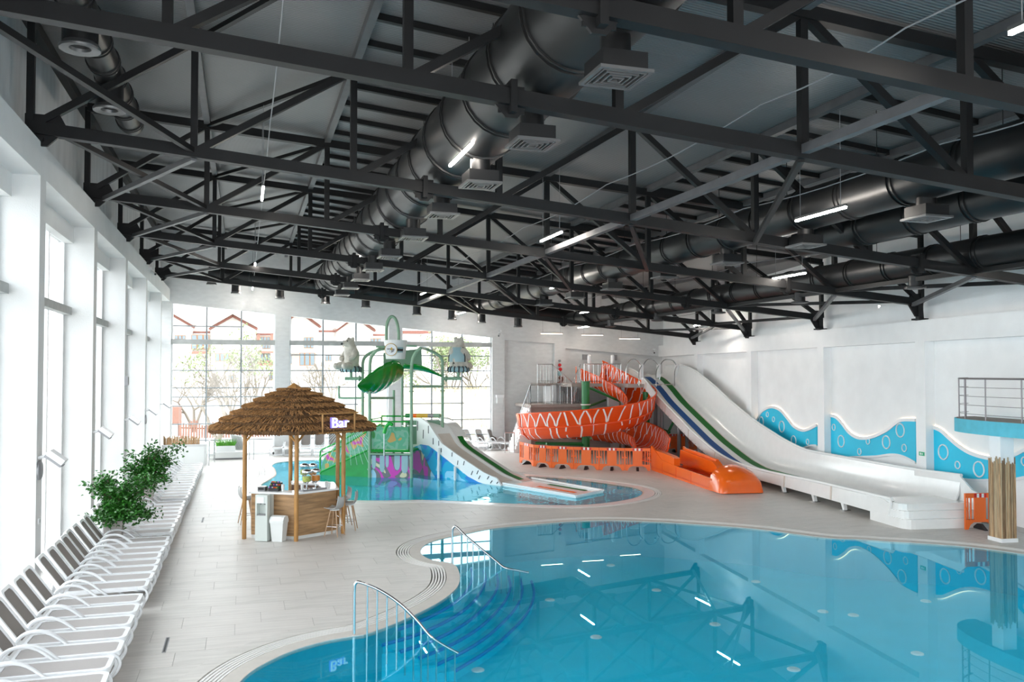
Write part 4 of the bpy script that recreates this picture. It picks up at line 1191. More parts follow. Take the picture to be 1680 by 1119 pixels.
for s_ in (-.05, .05): cf(s_, .09, .885, .014, .014, .02, 'tap', GREYP)
tb = an_.lerp(bn_, .72) + cn * .21
bn = thing('waste_bin', tuple(tb), 'white tapered swing lid waste bin before the bar', 'bin')
lo = [tb + cd * a + cn * b_ for a, b_ in ((-.13, -.10), (.13, -.10), (.13, .10), (-.13, .10))]; hi = [tb + cd * a + cn * b_ + V(0, 0, .46) for a, b_ in ((-.17, -.13), (.17, -.13), (.17, .13), (-.17, .13))]
MB().add(lo + hi, [(3, 2, 1, 0), (4, 5, 6, 7)] + [(i, (i + 1) % 4, 4 + (i + 1) % 4, 4 + i) for i in range(4)]).build('body', WHITEP, bn)
pr = [tb - cd * .18 + cn * a + V(0, 0, z) for a, z in ((-.14, .44), (.14, .44), (.14, .50), (.09, .58), (0, .61), (-.09, .59), (-.14, .50))]
MB().prism(pr, cd * .36).build('lid', WHITEP, bn)
pr = [tb - cd * .12 + cn * a + V(0, 0, z) for a, z in ((.148, .50), (.10, .587), (.09, .58), (.138, .497))]
MB().prism(pr, cd * .24).build('swing_flap', FRAMEW, bn)

# bar stools
def make_stool():
    t = thing('bar_stool', (0, 0, 0), '', 'stool', 'bar stools', local=True)
    sh = []
    prof = [(-.19, .685), (-.10, .665), (.05, .665), (.14, .69), (.19, .77), (.205, .88), (.20, .96)]
    for (x, z) in prof:
        w = .20 if z < .7 else .20 - (z - .7) * .22
        sh.append([V(x + (.04 if z > .7 else 0) * -(2 * k / 6 - 1) ** 2, (2 * k / 6 - 1) * w, z + .035 * abs(2 * k / 6 - 1) ** 2.5) for k in range(7)])
    th = [[p + V(0, 0, -.016) if i < 4 else p + V(.016, 0, 0) for p in row] for i, row in enumerate(sh)]
    MB().grid(sh, th).build('seat_shell', STOOLG, t, 60)
    MB().lathe([(.13, 0), (.10, .03)], (0, 0, .63), 12).build('hub', WHITEP, t)
    for a in (45, 135, 225, 315):
        c, s_ = math.cos(math.radians(a)), math.sin(math.radians(a))
        MB().tube([(c * .10, s_ * .10, .64), (c * .26, s_ * .26, 0)], [.018, .012], 8).build('leg', BEECH, t, 50)
    MB().tube([(.205 * math.cos(math.radians(a)), .205 * math.sin(math.radians(a)), .24) for a in range(45, 405, 90)], .008, 6, closed=True).build('foot_ring', STAIN, t)
    return t
ST = make_stool()
for i, (x, y, rz, lab) in enumerate([(549, 879, -35, 'grey bar stool on beech legs, nearest the viewer at the bar'), (573, 869, -15, 'grey bar stool seen from the side, behind the nearest stool'), (563, 861, 10, 'grey bar stool farthest along the right side of the bar'), (406, 868, 190, 'grey bar stool half hidden beyond the water cooler')]):
    p = PZ(x, y, 0); o = ST if i == 0 else copy_tree(ST); o.location = (p.x, p.y, 0); o.rotation_euler = (0, 0, math.radians(rz)); o['label'] = lab
    if i == 3: o.location = (.10, 23.85, 0)

# ================================================================== handrails into the pool
def handrail(base, hit, pts, xs, lab, sub, zlow):
    b0 = PZ(*base); h0 = PZ(*hit); d = (h0 - b0); d.z = 0; d.normalize(); n_ = V(d.y, -d.x, 0)
    t = thing('pool_handrail', tuple(b0), lab, 'handrail', 'stainless handrails')
    path = [V(b0.x, b0.y, -.05)] + [PP(x, y, tuple(b0), tuple(n_)) for x, y in pts]
    end = path[-1]
    path2 = cat_rom(path[1:], 5)
    MB().tube([path[0]] + path2, .024, 10).build('top_rail', STAIN, t, 50)
    L = (V(h0.x, h0.y, 0) - V(b0.x, b0.y, 0)).length
    for s_ in xs:
        u = s_ * L; q = b0 + d * u
        zt = None
        for a, c in zip(path2, path2[1:]):
            ua, uc = (a - b0).dot(d), (c - b0).dot(d)
            if ua <= u <= uc and uc > ua: zt = a.z + (c.z - a.z) * (u - ua) / (uc - ua)
        if zt is None: continue
        zb = min(zt - .12, max(ZB, zlow - .62 * u / L * 1.1))
        MB().tube([V(q.x, q.y, zt - .01), V(q.x, q.y, zb)], .014, 8).build('baluster', STAIN, t, 50)
def under(base, hit, extra, z):
    b0, h0 = PZ(*base), PZ(*hit); return None
handrail((581, 1041), (706, 1044), [(581, 1000), (581.5, 966), (584, 957), (591, 955.5), (622, 968), (655, 990), (682, 1016), (706, 1044), (730, 1060), (752, 1072)], [.17, .30, .43, .56, .67, .78, .88, .97, 1.08, 1.2, 1.32], 'stainless steel handrail into the pool, nearer the viewer', 0, -.14)
handrail((742, 925), (828, 931.5), [(742, 900), (742, 872), (744.5, 865), (749, 864.5), (765, 880), (790, 901), (812, 919), (828, 931.5), (848, 936), (868, 940)], [.17, .29, .40, .51, .62, .72, .83, .93, 1.04, 1.16, 1.28], 'stainless steel handrail into the pool, farther from the viewer', 0, -.14)

# floor drains
for i, (x, y0, y1) in enumerate([(-1.06, 13.25, 13.98), (-1.03, 24.4, 25.2)]):
    t = thing('floor_drain', (x, (y0 + y1) / 2, 0), 'narrow steel slot drain in the deck, %s the viewer' % ['nearer', 'farther from'][i], 'drain')
    MB().span(x - .028, x + .028, y0, y1, 0.0, .004).build('frame', GREYP, t); MB().span(x - .014, x + .014, y0 + .03, y1 - .03, .004, .006).build('slot', BLACKP, t)

# ================================================================== water play tower
FL, FR = PZ(606.5, 783, 0), PZ(675, 784, 0)
u_ = (FR - FL).normalized(); v_ = V(-u_.y, u_.x, 0)
PT = thing('play_tower', tuple((FL + FR) / 2), 'pale green pipe play tower with tipping bucket and leaf canopy in the play pool', 'play tower')
ZP = -.36
def on_depth(x, y, base):   # point seen at pixel (x, y) in the upright plane through base facing the viewer
    return PP(x, y, tuple(base), (FH[0], FH[1], 0))
BL, BR_ = PZ(595, 776.5, 0), PZ(726, 778, 0)
M1, M2 = PZ(646, 774, 0), PZ(660, 775, 0)
def pipe(pts, r, nm, m=SAGE, par=PT, sm=4): return MB().tube(cat_rom(pts, sm) if len(pts) > 2 else pts, r, 10).build(nm, m, par, 50)
def flange(p, r=.11, ax=(0, 0, 1)): MB().lathe([(r, -.02), (r, .02)], p, 10, ax).build('flange', SAGE, PT, 40)
axl = on_depth(632, 572, FL.lerp(BL, .5)); axr = on_depth(690, 571, FR.lerp(BR_, .4))
pipe([V(FL.x, FL.y, ZP), on_depth(606.5, 700, FL), on_depth(606.5, 620, FL), on_depth(607.5, 592, FL), on_depth(613, 580, FL), on_depth(622, 573, FL), axl], .062, 'post')
pipe([V(BL.x, BL.y, ZP), on_depth(595, 700, BL), on_depth(595, 615, BL), on_depth(596, 592, BL), on_depth(602, 583, BL), on_depth(612, 577, BL), axl], .058, 'post')
pipe([V(FR.x, FR.y, ZP), on_depth(675, 700, FR), on_depth(675, 620, FR), on_depth(676, 595, FR), on_depth(681, 580, FR), on_depth(690, 571, FR)], .062, 'post')
pipe([V(BR_.x, BR_.y, ZP), on_depth(726, 700, BR_), on_depth(726, 610, BR_), on_depth(725, 590, BR_), on_depth(717, 581, BR_), on_depth(700, 573, BR_), on_depth(690, 571, FR)], .058, 'post')
pipe([V(M1.x, M1.y, ZP), on_depth(646, 640, M1)], .055, 'post'); pipe([V(M2.x, M2.y, ZP), on_depth(660, 597, M2)], .055, 'post')
pipe([on_depth(617, 569, FL), on_depth(632, 569, FL)], .04, 'axle'); pipe([on_depth(667, 567, FR), on_depth(684, 568, FR)], .04, 'axle')
for (x, y, b_) in [(606.5, 615, FL), (606.5, 642, FL), (675, 610, FR), (675, 630, FR), (675, 642, FR), (726, 615, BR_), (726, 630, BR_), (726, 641, BR_), (595, 612, BL), (595, 652, BL), (606.5, 770, FL), (675, 770, FR)]:
    flange(on_depth(x, y, b_), .105)
pipe([on_depth(675, 634, FR), on_depth(726, 634, BR_)], .05, 'cross_pipe')
pipe([on_depth(606, 653, FL), on_depth(646, 653, M1)], .05, 'cross_pipe')
pipe([on_depth(595, 653, BL), on_depth(560, 653, BL), on_depth(556.5, 651, BL), on_depth(556, 645, BL), on_depth(556, 633, BL)], .045, 'cross_pipe')
pipe([on_depth(595, 621, BL), on_depth(566, 621, BL)], .07, 'bear_arm'); flange(on_depth(590, 621, BL), .13, u_)
pipe([on_depth(726, 621, BR_), on_depth(757, 621, BR_)], .07, 'bear_arm'); flange(on_depth(732, 621, BR_), .13, u_)
# tipping bucket with emblem
bc = on_depth(649, 573, FL.lerp(FR, .55) + V(FH[0], FH[1], 0) * .5)
k_ = (bc - V(0, 0, HC)).length / F_PX
bk = MB().lathe([(15.5 * k_, -16 * k_), (19 * k_, 14.5 * k_), (18 * k_, 14.5 * k_), (14.5 * k_, -14 * k_)], bc, 24, cap=False)
bk.lathe([(0.0, -16 * k_), (15.5 * k_, -16 * k_)], bc, 24, cap=False)
bucket = bk.build('tipping_bucket', WHITEP, PT, 40, label='white tipping bucket with round bird emblem')
hd = [bc + V(RT[0], RT[1], 0) * (a * k_) + V(0, 0, z * k_) for a, z in ((-15, 12), (-15, 35), (-12, 47), (-7, 53), (-1, 50), (3, 40), (5, 25), (5, 12))]
MB().tube(cat_rom(hd, 5), 2.6 * k_, 8).build('bucket_handle', SAGE, bucket, 50)
fr_ = V(-FH[0], -FH[1], 0)
ec = bc + fr_ * (17.5 * k_) + V(RT[0], RT[1], 0) * (-5 * k_) + V(0, 0, -1 * k_)
en = (fr_ + V(0, 0, -.10)).normalized()
MB().lathe([(0, 0), (10.2 * k_, 0), (10.2 * k_, .03), (0, .03)], ec, 28, en).build('emblem_ring', YEL, bucket)
MB().lathe([(0, 0), (9.3 * k_, 0), (9.3 * k_, .03), (0, .03)], ec + en * .012, 28, en).build('emblem_field', FRAMEW, bucket)
ex_ = en.cross(V(0, 0, 1)).normalized() * -1; ez_ = ex_.cross(en) * -1
def blob(cx, cz, rx, rz, m, off): MB().add([ec + en * off + ex_ * (cx + rx * math.cos(a * .3927)) * k_ + V(0, 0, 1) * (cz + rz * math.sin(a * .3927)) * k_ for a in range(16)], [tuple(range(16))]).build('emblem_mark', m, bucket)
blob(.5, 0, 5.4, 4.8, GREYP, .046); blob(-3.2, 1.6, 3.0, 2.2, GREYP, .047); blob(-2.6, -2.4, 3.4, 2.6, FRAMEW, .050); blob(1.2, 1.4, 1.6, 2.2, YEL, .053); blob(-1.4, -2.2, .7, .6, LANEG, .055)
for (z, h, m) in ((1.5, 1.4, BEARV), (-1.5, 2.2, BLACKP), (-4.5, 1.2, BEARV)):
    mb = MB(); rows = []
    for zz in (z - h, z + h):
        r0 = (15.5 + 3.5 * (zz + 16) / 30.5) * k_ + .012
        rows.append([bc + V(RT[0], RT[1], 0) * (r0 * math.sin(a)) + fr_ * (r0 * math.cos(a)) + V(0, 0, zz * k_) for a in [.28 + .10 * q for q in range(7)]])
    mb.grid(rows).build('emblem_band', m, bucket)
# rectangular splash board behind
b0 = M1 + v_ * .25
pl = [on_depth(x, y, b0) for x, y in ((629, 579), (691, 572), (692, 603), (629, 603))]
MB().prism(pl, v_ * .06).build('splash_board', SAGED, PT)
# leaf canopies: cupped shells
def leaf(root, tip, width, cup, nm, droop, n=16, m=12, side=1.0, tilt=0.0):
    ax = tip - root; L = ax.length; ax.normalize(); sd = ax.cross(V(0, 0, 1)).normalized() * side; upv = sd.cross(ax)
    if upv.z < 0: upv = -upv
    Rt = Matrix.Rotation(math.radians(tilt), 3, ax); sd = Rt @ sd; upv = Rt @ upv
    rows = []; low = []
    for i in range(n + 1):
        t = i / n; w = width * (math.sin(math.pi * min(1, t ** .75)) ** .8) * (1 if i not in (0,) else .0) + (.14 if i < 2 else 0)
        if i == n: w = .005
        c = root + ax * (L * t) + upv * (droop * math.sin(math.pi * t))
        row = []
        for k in range(m + 1):
            s_ = 2 * k / m - 1
            row.append(c + sd * (w * s_) + upv * (cup * w * s_ * s_ + (.02 * math.sin(t * 40) * w if .2 < t < .85 else 0)) + V(0, 0, 0))
        rows.append(row); low.append([p - upv * .045 for p in row])
    return MB().grid(rows, low).build(nm, LEAFG, PT, 70, label='large cupped green leaf canopy')
LT = 50.0
rt_ = on_depth(660, 615, M2 - v_ * .5)
tipL = PZ(586, 632, 3.42); tipL = on_depth(586, 632, FL - v_ * .9 - u_ * .3)
leaf(rt_, tipL, .82, .32, 'leaf_canopy', -.16, n=40, tilt=LT)
tipR = on_depth(725, 617, BR_ - v_ * .2); leaf(on_depth(663, 603, M2 - v_ * .3), tipR, .36, .30, 'leaf_canopy', .06, tilt=-18)
tipB = on_depth(615, 606, M2 + v_ * 1.2); leaf(on_depth(655, 600, M2), tipB, .5, -.3, 'leaf_canopy', .1)
for a in range(5):
    t = .30 + .13 * a
    c = rt_.lerp(tipL, t); ax = (tipL - rt_).normalized(); sd = ax.cross(V(0, 0, 1)).normalized()
    pass
# platform, rails and printed panels
dz = .96
cs = [FL, FR, FR + v_ * 1.7, FL + v_ * 1.7]
MB().prism([p + V(0, 0, dz) for p in cs], (0, 0, .08)).build('deck', GREENR, PT)
fpl = FL.lerp(FR, .03); fpr = FL.lerp(FR, .97)
MB().prism([fpl + V(0, 0, ZP), fpr + V(0, 0, ZP), fpr + V(0, 0, dz - .12), fpl + V(0, 0, dz - .12)], v_ * .05).build('lower_panel', CAMO, PT, label='camouflage printed lower panel')
for x0_, w_, h_ in ((.10, .05, .3), (.30, .06, .5), (.42, .04, .2), (.66, .07, .36), (.84, .08, .55)):
    c = FL.lerp(FR, x0_) - v_ * .012; hw = w_ * 1.6
    pts = [c + u_ * a + V(0, 0, z) for a, z in ((-hw, dz - .12), (hw, dz - .12), (hw, dz - .3 - h_ * .6), (hw * .7, dz - .42 - h_ * .6), (0, dz - .47 - h_ * .6), (-hw * .7, dz - .42 - h_ * .6), (-hw, dz - .3 - h_ * .6))]
    MB().prism(pts, v_ * .008).build('printed_drip', BEARV, PT)
MB().prism([fpl + V(0, 0, dz - .16), fpr + V(0, 0, dz - .16), fpr + V(0, 0, dz - .02), fpl + V(0, 0, dz - .02)], v_ * .04).build('fascia', BEARS, PT)
MB().prism([fpl + V(0, 0, dz + .12), fpr + V(0, 0, dz + .12), fpr + V(0, 0, dz + .98), fpl + V(0, 0, dz + .98)], v_ * .03).build('guard_panel', JUNGLE, PT, label='jungle printed guard panel')
def railbox(a, b_, z0, z1, r=.035, m=GREENR):
    MB().tube([a + V(0, 0, z0), b_ + V(0, 0, z0), b_ + V(0, 0, z1), a + V(0, 0, z1)], r, 8, closed=True).build('guard_rail', m, PT, 50)
o_ = -v_ * .08
railbox(FL.lerp(FR, .05) + o_, FL.lerp(FR, .95) + o_, dz + .08, dz + 1.18)
MB().bar(FL + o_ + V(0, 0, dz - .06), FR + o_ + V(0, 0, dz - .06), .06, .06).build('cross_pipe', SAGE, PT)
railbox(cs[3], cs[2], dz + .2, dz + 1.3); railbox(FL + v_ * .2, cs[3], dz + .2, dz + 1.25)
# small spray cannon and frog head
cp = FL.lerp(FR, .40) - v_ * .35
MB().tube([cp + V(0, 0, dz - .1), cp + V(0, 0, dz + .6), cp + V(0, 0, dz + .75)], .022, 8).build('spray_post', WHITEP, PT)
MB().tube(cat_rom([cp + V(0, 0, dz + .75), cp + V(0, 0, dz + 1.0) + u_ * .08, cp + V(0, 0, dz + 1.12) + u_ * .22, cp + V(0, 0, dz + 1.05) + u_ * .34], 4), [.07] * 12 + [.04], 8).build('spray_head', GREENR, PT, 50)
sp0, sp1 = on_depth(666, 682, M2), on_depth(722, 682, BR_)
for k in range(6): MB().tube([sp0.lerp(sp1, k / 6), sp0.lerp(sp1, (k + 1) / 6)], .085, 10).build('drum_segment', [GREENP, ORANGE, YEL, YEL, GREYP, SAGE][k], PT, 50)
gw = [on_depth(x, y, FR + v_ * 1.2) for x, y in ((665, 690), (722, 690), (722, 726), (665, 730))]
MB().prism(gw, v_ * .06).build('rear_guard', SAGED, PT)
# stair flight descending to the left with printed sides
s0, s1 = FL + v_ * .15, FL + v_ * 1.35
LD = PZ(524, 779, 0); ld = (LD - FL); ld.z = 0; ldL = ld.length; ldn = ld.normalized(); lw = V(-ldn.y, ldn.x, 0)
if lw.dot(v_) < 0: lw = -lw
for s_, nm in ((V(0, 0, 0), 'near'), (lw * 1.1, 'far')):
    a, b_ = FL + s_ + lw * .06, LD + s_ + lw * .06
    MB().prism([a + V(0, 0, ZP), b_ + V(0, 0, ZP), b_ + V(0, 0, .08), a + V(0, 0, dz + .12)], lw * .05).build('stair_skirt', GREENPL, PT)
    MB().prism([b_ + V(0, 0, .12), a + V(0, 0, dz + .15), a + V(0, 0, dz + 1.0), b_.lerp(a, .62) + V(0, 0, dz + .9), b_.lerp(a, .06) + V(0, 0, .62)], lw * .03).build('stair_panel', JUNGLE, PT)
    for h in (.72, .95):
        MB().tube(cat_rom([b_ + V(0, 0, .02), b_ + V(0, 0, h - .1), b_.lerp(a, .06) + V(0, 0, h + .06), b_.lerp(a, .5) + V(0, 0, h + .50), a.lerp(b_, .08) + V(0, 0, dz + h + .06)], 5), .032, 8).build('stair_rail', GREENR, PT, 50)
    MB().tube([b_ + V(0, 0, .1), a + V(0, 0, dz + .13)], .035, 8).build('stair_rail', GREENR, PT, 50)
for k in range(5):
    c = LD.lerp(FL, (k + .5) / 5.5) + lw * .6; MB().frame(c + V(0, 0, ZP + .1 + .24 * k), ldn * .14, lw * .5, (0, 0, .06)).build('stair_tread', GREENPL, PT)
# fan of water jets in front of the stair panel
jc = on_depth(571, 697, FL)
for k in range(16):
    a = -1.15 + 2.3 * k / 15; e = jc + V(RT[0], RT[1], 0) * (1.55 * math.sin(a)) + V(0, 0, -.15 - 1.4 * math.cos(a * .6))
    if e.z < 0: e.z = 0
    midp = jc.lerp(e, .5) + V(0, 0, .16)
    MB().tube(cat_rom([jc, midp, e], 4), .006, 5).build('water_jet', SPRAY, PT)
MB().tube([jc + V(0, 0, .1), jc - V(0, 0, .05)], .05, 8).build('jet_nozzle', GREYP, PT)

# ---- seated bear figures on the side arms
def bear(base, face, lab, vest):
    t = thing('bear_figure', tuple(base), lab, 'figure', 'bear figures'); f = V(*face).normalized(); r = V(f.y, -f.x, 0); z = V(0, 0, 1); b_ = V(*base)
    R = Matrix((f, -r, z)).transposed()
    def P(a, b2, c): return b_ + f * a - r * b2 + z * c
    bmv = bpy.data.meshes.new('bear'); vs = []; es = []; rad = []
    def chain(pts, rs, start=None):
        prev = start
        for p, q in zip(pts, rs):
            vs.append(tuple(P(*p) - b_)); rad.append(q)
            if prev is not None: es.append((prev, len(vs) - 1))
            prev = len(vs) - 1
        return prev
    chain([(0, 0, .26)], [.30]); pelvis = 0
    c1 = chain([(0.0, 0, .52), (.0, 0, .80)], [.34, .29], pelvis)
    nk = chain([(.04, 0, 1.02), (.10, 0, 1.17)], [.20, .22], c1)
    chain([(.27, 0, 1.14), (.40, 0, 1.10)], [.13, .08], nk)
    for s_ in (-1, 1):
        chain([(.02, .13 * s_, 1.31), (.02, .16 * s_, 1.40)], [.075, .05], nk)
        chain([(.02, .30 * s_, .80), (.16, .36 * s_, .58), (.34, .22 * s_, .50)], [.14, .12, .11], c1)
        chain([(.16, .24 * s_, .20), (.42, .28 * s_, .26), (.55, .28 * s_, .20), (.60, .28 * s_, .36)], [.20, .17, .13, .10], pelvis)
    chain([(-.26, 0, .2), (-.36, 0, .24)], [.12, .09], pelvis)
    bmv.from_pydata(vs, es, []); o = bpy.data.objects.new('body', bmv); COL.objects.link(o)
    sk = o.modifiers.new('s', 'SKIN'); 
    for i, q in enumerate(rad): bmv.skin_vertices[0].data[i].radius = (q, q)
    bmv.skin_vertices[0].data[0].use_root = True
    su = o.modifiers.new('u', 'SUBSURF'); su.levels = 2; su.render_levels = 2
    me = bpy.data.meshes.new_from_object(o.evaluated_get(bpy.context.evaluated_depsgraph_get())); bpy.data.objects.remove(o)
    me.polygons.foreach_set('use_smooth', [True] * len(me.polygons)); me.materials.clear(); me.materials.append(BEARF); me.name = 'body'
    o = bpy.data.objects.new('body', me); COL.objects.link(o); o.parent = t; ORG[o.name] = tuple(b_)
    MB().ball(P(.46, 0, 1.12), (.05, .06, .045), 8, 6).build('nose', BEARS, t, 60)
    for s_ in (-1, 1): MB().ball(P(.27, .11 * s_, 1.23), .028, 8, 6).build('eye', BEARS, t, 60)
    if vest:
        rows = []
        for zz in (.40, .6, .8, .98):
            rr_ = .37 if zz < .7 else .33 - (zz - .7) * .30
            rows.append([P(-rr_ * math.cos(a) + .0, rr_ * math.sin(a), zz) for a in [-1.15 + .23 * q for q in range(11)]])
        MB().grid(rows, [[p + (b_ + z * (p.z - b_.z) - p) * .05 for p in row] for row in rows]).build('vest', BEARV, t, 60)
        for e in (0, 10): MB().tube([row[e] for row in rows], .03, 6).build('vest_fringe', BEARS, t)
    mb = MB(); mb.lathe([(.36, 0), (.42, .06), (.40, .16), (.34, .22)], P(0, 0, .0), 22); sh = mb.build('shorts', BEARV, t, 60)
    for k in range(14):
        a = k * 2 * math.pi / 14; d = f * math.cos(a) - r * math.sin(a)
        MB().tube([b_ + d * .375 + z * .0, b_ + d * .43 + z * .06, b_ + d * .41 + z * .16, b_ + d * .345 + z * .22], .028, 5).build('shorts_stripe', BEARS, sh)
    for s_ in (-1, 1):
        MB().bar(P(.20, .40 * s_, .66), P(.33, .30 * s_, .60), .02, .03).build('paw_mark', BEARS, t)
bL = on_depth(576, 610.5, BL); bR = on_depth(752, 610.5, BR_)
for bp_, nm in ((bL, 0), (bR, 1)):
    pipe([bp_ + V(0, 0, -.26), bp_ + V(0, 0, .04)], .06, 'bear_stem')
bear(bL, (-.85, -.5, 0), 'pale seated bear figure with crossed arms at the left of the play tower', False)
bear(bR, (.55, .75, 0), 'seated bear figure in a pale blue vest seen from behind, right of the tower', True)

# ================================================================== wide white play slide with mural side
n0 = PZ(822, 797, 0); f0 = PZ(872, 793.5, 0)
SLD = thing('play_slide', tuple(n0), 'wide white play slide with wave mural running into the play pool', 'slide')
sdx = V(.45, -.893, 0).normalized(); snn = V(sdx.y * -1, sdx.x, 0)
if snn.x < 0: snn = -snn
def nearp(x, y): return PP(x, y, tuple(n0), tuple(snn))
top = [nearp(x, y) for x, y in [(676, 686), (692, 686.5), (703, 695), (714, 712), (724, 727), (750, 746), (775, 763), (793, 775), (806, 781), (815, 785), (822, 797)]]
low = [nearp(x, y) for x, y in [(676, 735), (690, 729), (703, 731), (714, 739), (724, 747), (748, 766), (768, 782), (785, 791), (797, 795), (806, 797), (820, 800)]]
mb = MB(); mb.grid([[a, b_] for a, b_ in zip(low, top)], [[a + snn * .06, b_ + snn * .06] for a, b_ in zip(low, top)]); mb.build('near_side', SLIDEW, SLD)
for k, tt in enumerate([.06, .13, .2, .27, .36, .40, .47, .51, .55, .62, .66, .69, .78, .86, .94]):
    i = tt * (len(top) - 1); i0 = int(i); fr2 = i - i0
    a = low[i0].lerp(low[i0 + 1], fr2).lerp(top[i0].lerp(top[i0 + 1], fr2), .25 if k % 2 else .55); b_ = low[i0].lerp(low[i0 + 1], fr2).lerp(top[i0].lerp(top[i0 + 1], fr2), .6 if k % 2 else .9)
    MB().bar(a - snn * .004, b_ - snn * .004, .035, .01, tuple(snn)).build('printed_tick', BEARS, SLD)
ml = [nearp(676, 735)] + low[1:9]
mb = MB(); mb.prism(ml + [nearp(797, 797), nearp(745, 790), nearp(700, 787), nearp(676, 784)], snn * .05); mb.build('mural_panel', WAVEM, SLD, label='blue splash wave mural')
cam_p = [nearp(x, y) for x, y in [(676.5, 742), (690, 738), (698, 752), (706, 770), (716, 786), (700, 786), (676.5, 783)]]
MB().prism([p - snn * .01 for p in cam_p], snn * .008).build('mural_camouflage', CAMO, SLD)
WS = 2.05
st = [0, 1, 2, 3, 4, 5, 6, 7, 8, 9, 10]
farrim = [PP(x, y, tuple(n0 + snn * WS), tuple(snn)) for x, y in [(719, 684), (733, 684.5), (744, 690), (757, 708), (770, 726), (785, 742), (805, 758), (828, 768), (845, 774), (862, 780), (872, 793)]]
rows = []
for i in range(11):
    a = top[i]; fr2 = farrim[i]
    bedn = V(a.x, a.y, max(.04, a.z - (.16 if i < 10 else .3))) + snn * .10
    bz = bedn.z
    m1 = V(bedn.x, bedn.y, bz) + snn * (WS * .42); m1.z = bz
    m2 = bedn + snn * (WS * .74)
    fx = V(fr2.x, fr2.y, fr2.z)
    m3 = m2.lerp(V(fx.x, fx.y, m2.z + (fx.z - m2.z) * .25), .75)
    rows.append([a + snn * .05, bedn, m1, m1 + V(0, 0, .03) + snn * .05, m1 + snn * .10, m2, m3, fx])
ctr = [[r[k] for r in rows] for k in range(8)]
sm = [[c for c in cat_rom(cc, 3)] for cc in ctr]; rows = [[sm[k][i] for k in range(8)] for i in range(len(sm[0]))]
MB().grid(rows, [[p - V(0, 0, .05) for p in r] for r in rows]).build('chute', SLIDEW, SLD, 50)
def lane(k0, k1, f0_, f1_, m, i0, i1):
    MB().grid([[r[k0].lerp(r[k1], f0_) + V(0, 0, .012), r[k0].lerp(r[k1], f1_) + V(0, 0, .012)] for r in rows[i0:i1]]).build('lane_stripe', m, SLD, 50)
lane(1, 2, .15, .85, SLIDEE, 8, 28); lane(4, 5, .10, .60, LANEG, 9, 28)
e1, e2 = PZ(945, 815, .03), PZ(990, 806, .03)
ro = [V(rows[-1][1].x, rows[-1][1].y, .03), e1, e2, V(rows[-1][6].x, rows[-1][6].y, .03)]
MB().prism(ro, (0, 0, -.3)).build('run_out', SLIDEW, SLD)
for a, b_, m in ((.32, .44, ORANGE), (.70, .82, LANEG)):
    q = [ro[0].lerp(ro[3], a), ro[1].lerp(ro[2], a), ro[1].lerp(ro[2], b_), ro[0].lerp(ro[3], b_)]
    q = [q[0].lerp(q[1], .35), q[0].lerp(q[1], .86), q[3].lerp(q[2], .86), q[3].lerp(q[2], .35)]
    MB().prism([p + V(0, 0, .006) for p in q], (0, 0, .004)).build('lane_stripe', m, SLD)
MB().bar(ro[1] + V(0, 0, .03), ro[2] + V(0, 0, .03), .06, .05).build('end_lip', WHITEG, SLD)
MB().bar(ro[0] + V(0, 0, .05), ro[1] + V(0, 0, .03), .06, .06).build('edge_lip', WHITEG, SLD); MB().bar(ro[3] + V(0, 0, .05), ro[2] + V(0, 0, .03), .06, .06).build('edge_lip', WHITEG, SLD)
for x, y0_, y1_ in ((723, 735, 789), (750, 765, 793)):
    p = nearp(x, y0_); q = nearp(x, y1_); MB().tube([p - snn * .1, V(p.x, p.y, ZP) - snn * .1], .05, 8).build('support_post', WHITEP, SLD, 50)
MB().bar(nearp(668, 698) - snn * .25, nearp(692, 698) - snn * .25, .05, .04).build('water_pipe', STAIN, SLD)

# ================================================================== spiral orange slide
C0 = PZ(961, 745, 0)
def rel(r, f, z): return V(C0.x + RT[0] * r + FH[0] * f, C0.y + RT[1] * r + FH[1] * f, z)
SP = thing('spiral_slide', tuple(C0), 'orange open spiral slide with white crack pattern around a green post', 'slide')
ctrl = [rel(.55, 3.3, 3.42), rel(1.05, 2.5, 3.15), rel(1.75, 1.75, 2.75), rel(2.45, .9, 2.28), rel(2.65, -.2, 1.92), rel(2.25, -1.45, 1.58), rel(1.3, -2.35, 1.32), rel(0, -2.7, 1.13),
        rel(-1.3, -2.35, .98), rel(-2.25, -1.4, .86), rel(-2.62, -.1, .76), rel(-2.2, 1.2, .68), rel(-1.2, 2.05, .62), rel(.1, 2.1, .57), rel(1.3, 1.5, .52), rel(2.1, .4, .46), rel(2.5, -1.0, .41), rel(2.6, -2.6, .36), rel(2.42, -4.4, .31), rel(2.2, -6.2, .27)]
path = cat_rom(ctrl, 7); NP = len(path)
prof = [(-.62, .78), (-.64, .50), (-.56, .24), (-.34, .06), (0, 0), (.34, .06), (.56, .26), (.66, .58), (.68, .60), (.70, .62), (.74, .95), (.80, 1.22)]
def section(i, off=0.0):
    t = path[min(NP - 1, i + 1)] - path[max(0, i - 1)]; t.z = 0; t.normalize(); l = V(-t.y, t.x, 0)
    u = i / (NP - 1)
    hi = 1.0 if u < .72 else max(.80, 1.0 - (u - .72) * 1.2)
    out = []
    for k, (a, z) in enumerate(prof):
        a0, z0 = prof[max(0, k - 1)]; a1, z1_ = prof[min(len(prof) - 1, k + 1)]
        nx, nz = (z1_ - z0), -(a1 - a0); q = math.hypot(nx, nz) or 1
        out.append(path[i] + l * (a + nx / q * off) + V(0, 0, z * (hi if z > .3 else 1) + nz / q * off))
    return out
nseg = 8; cuts = [int(k * (NP - 1) / nseg) for k in range(nseg + 1)]
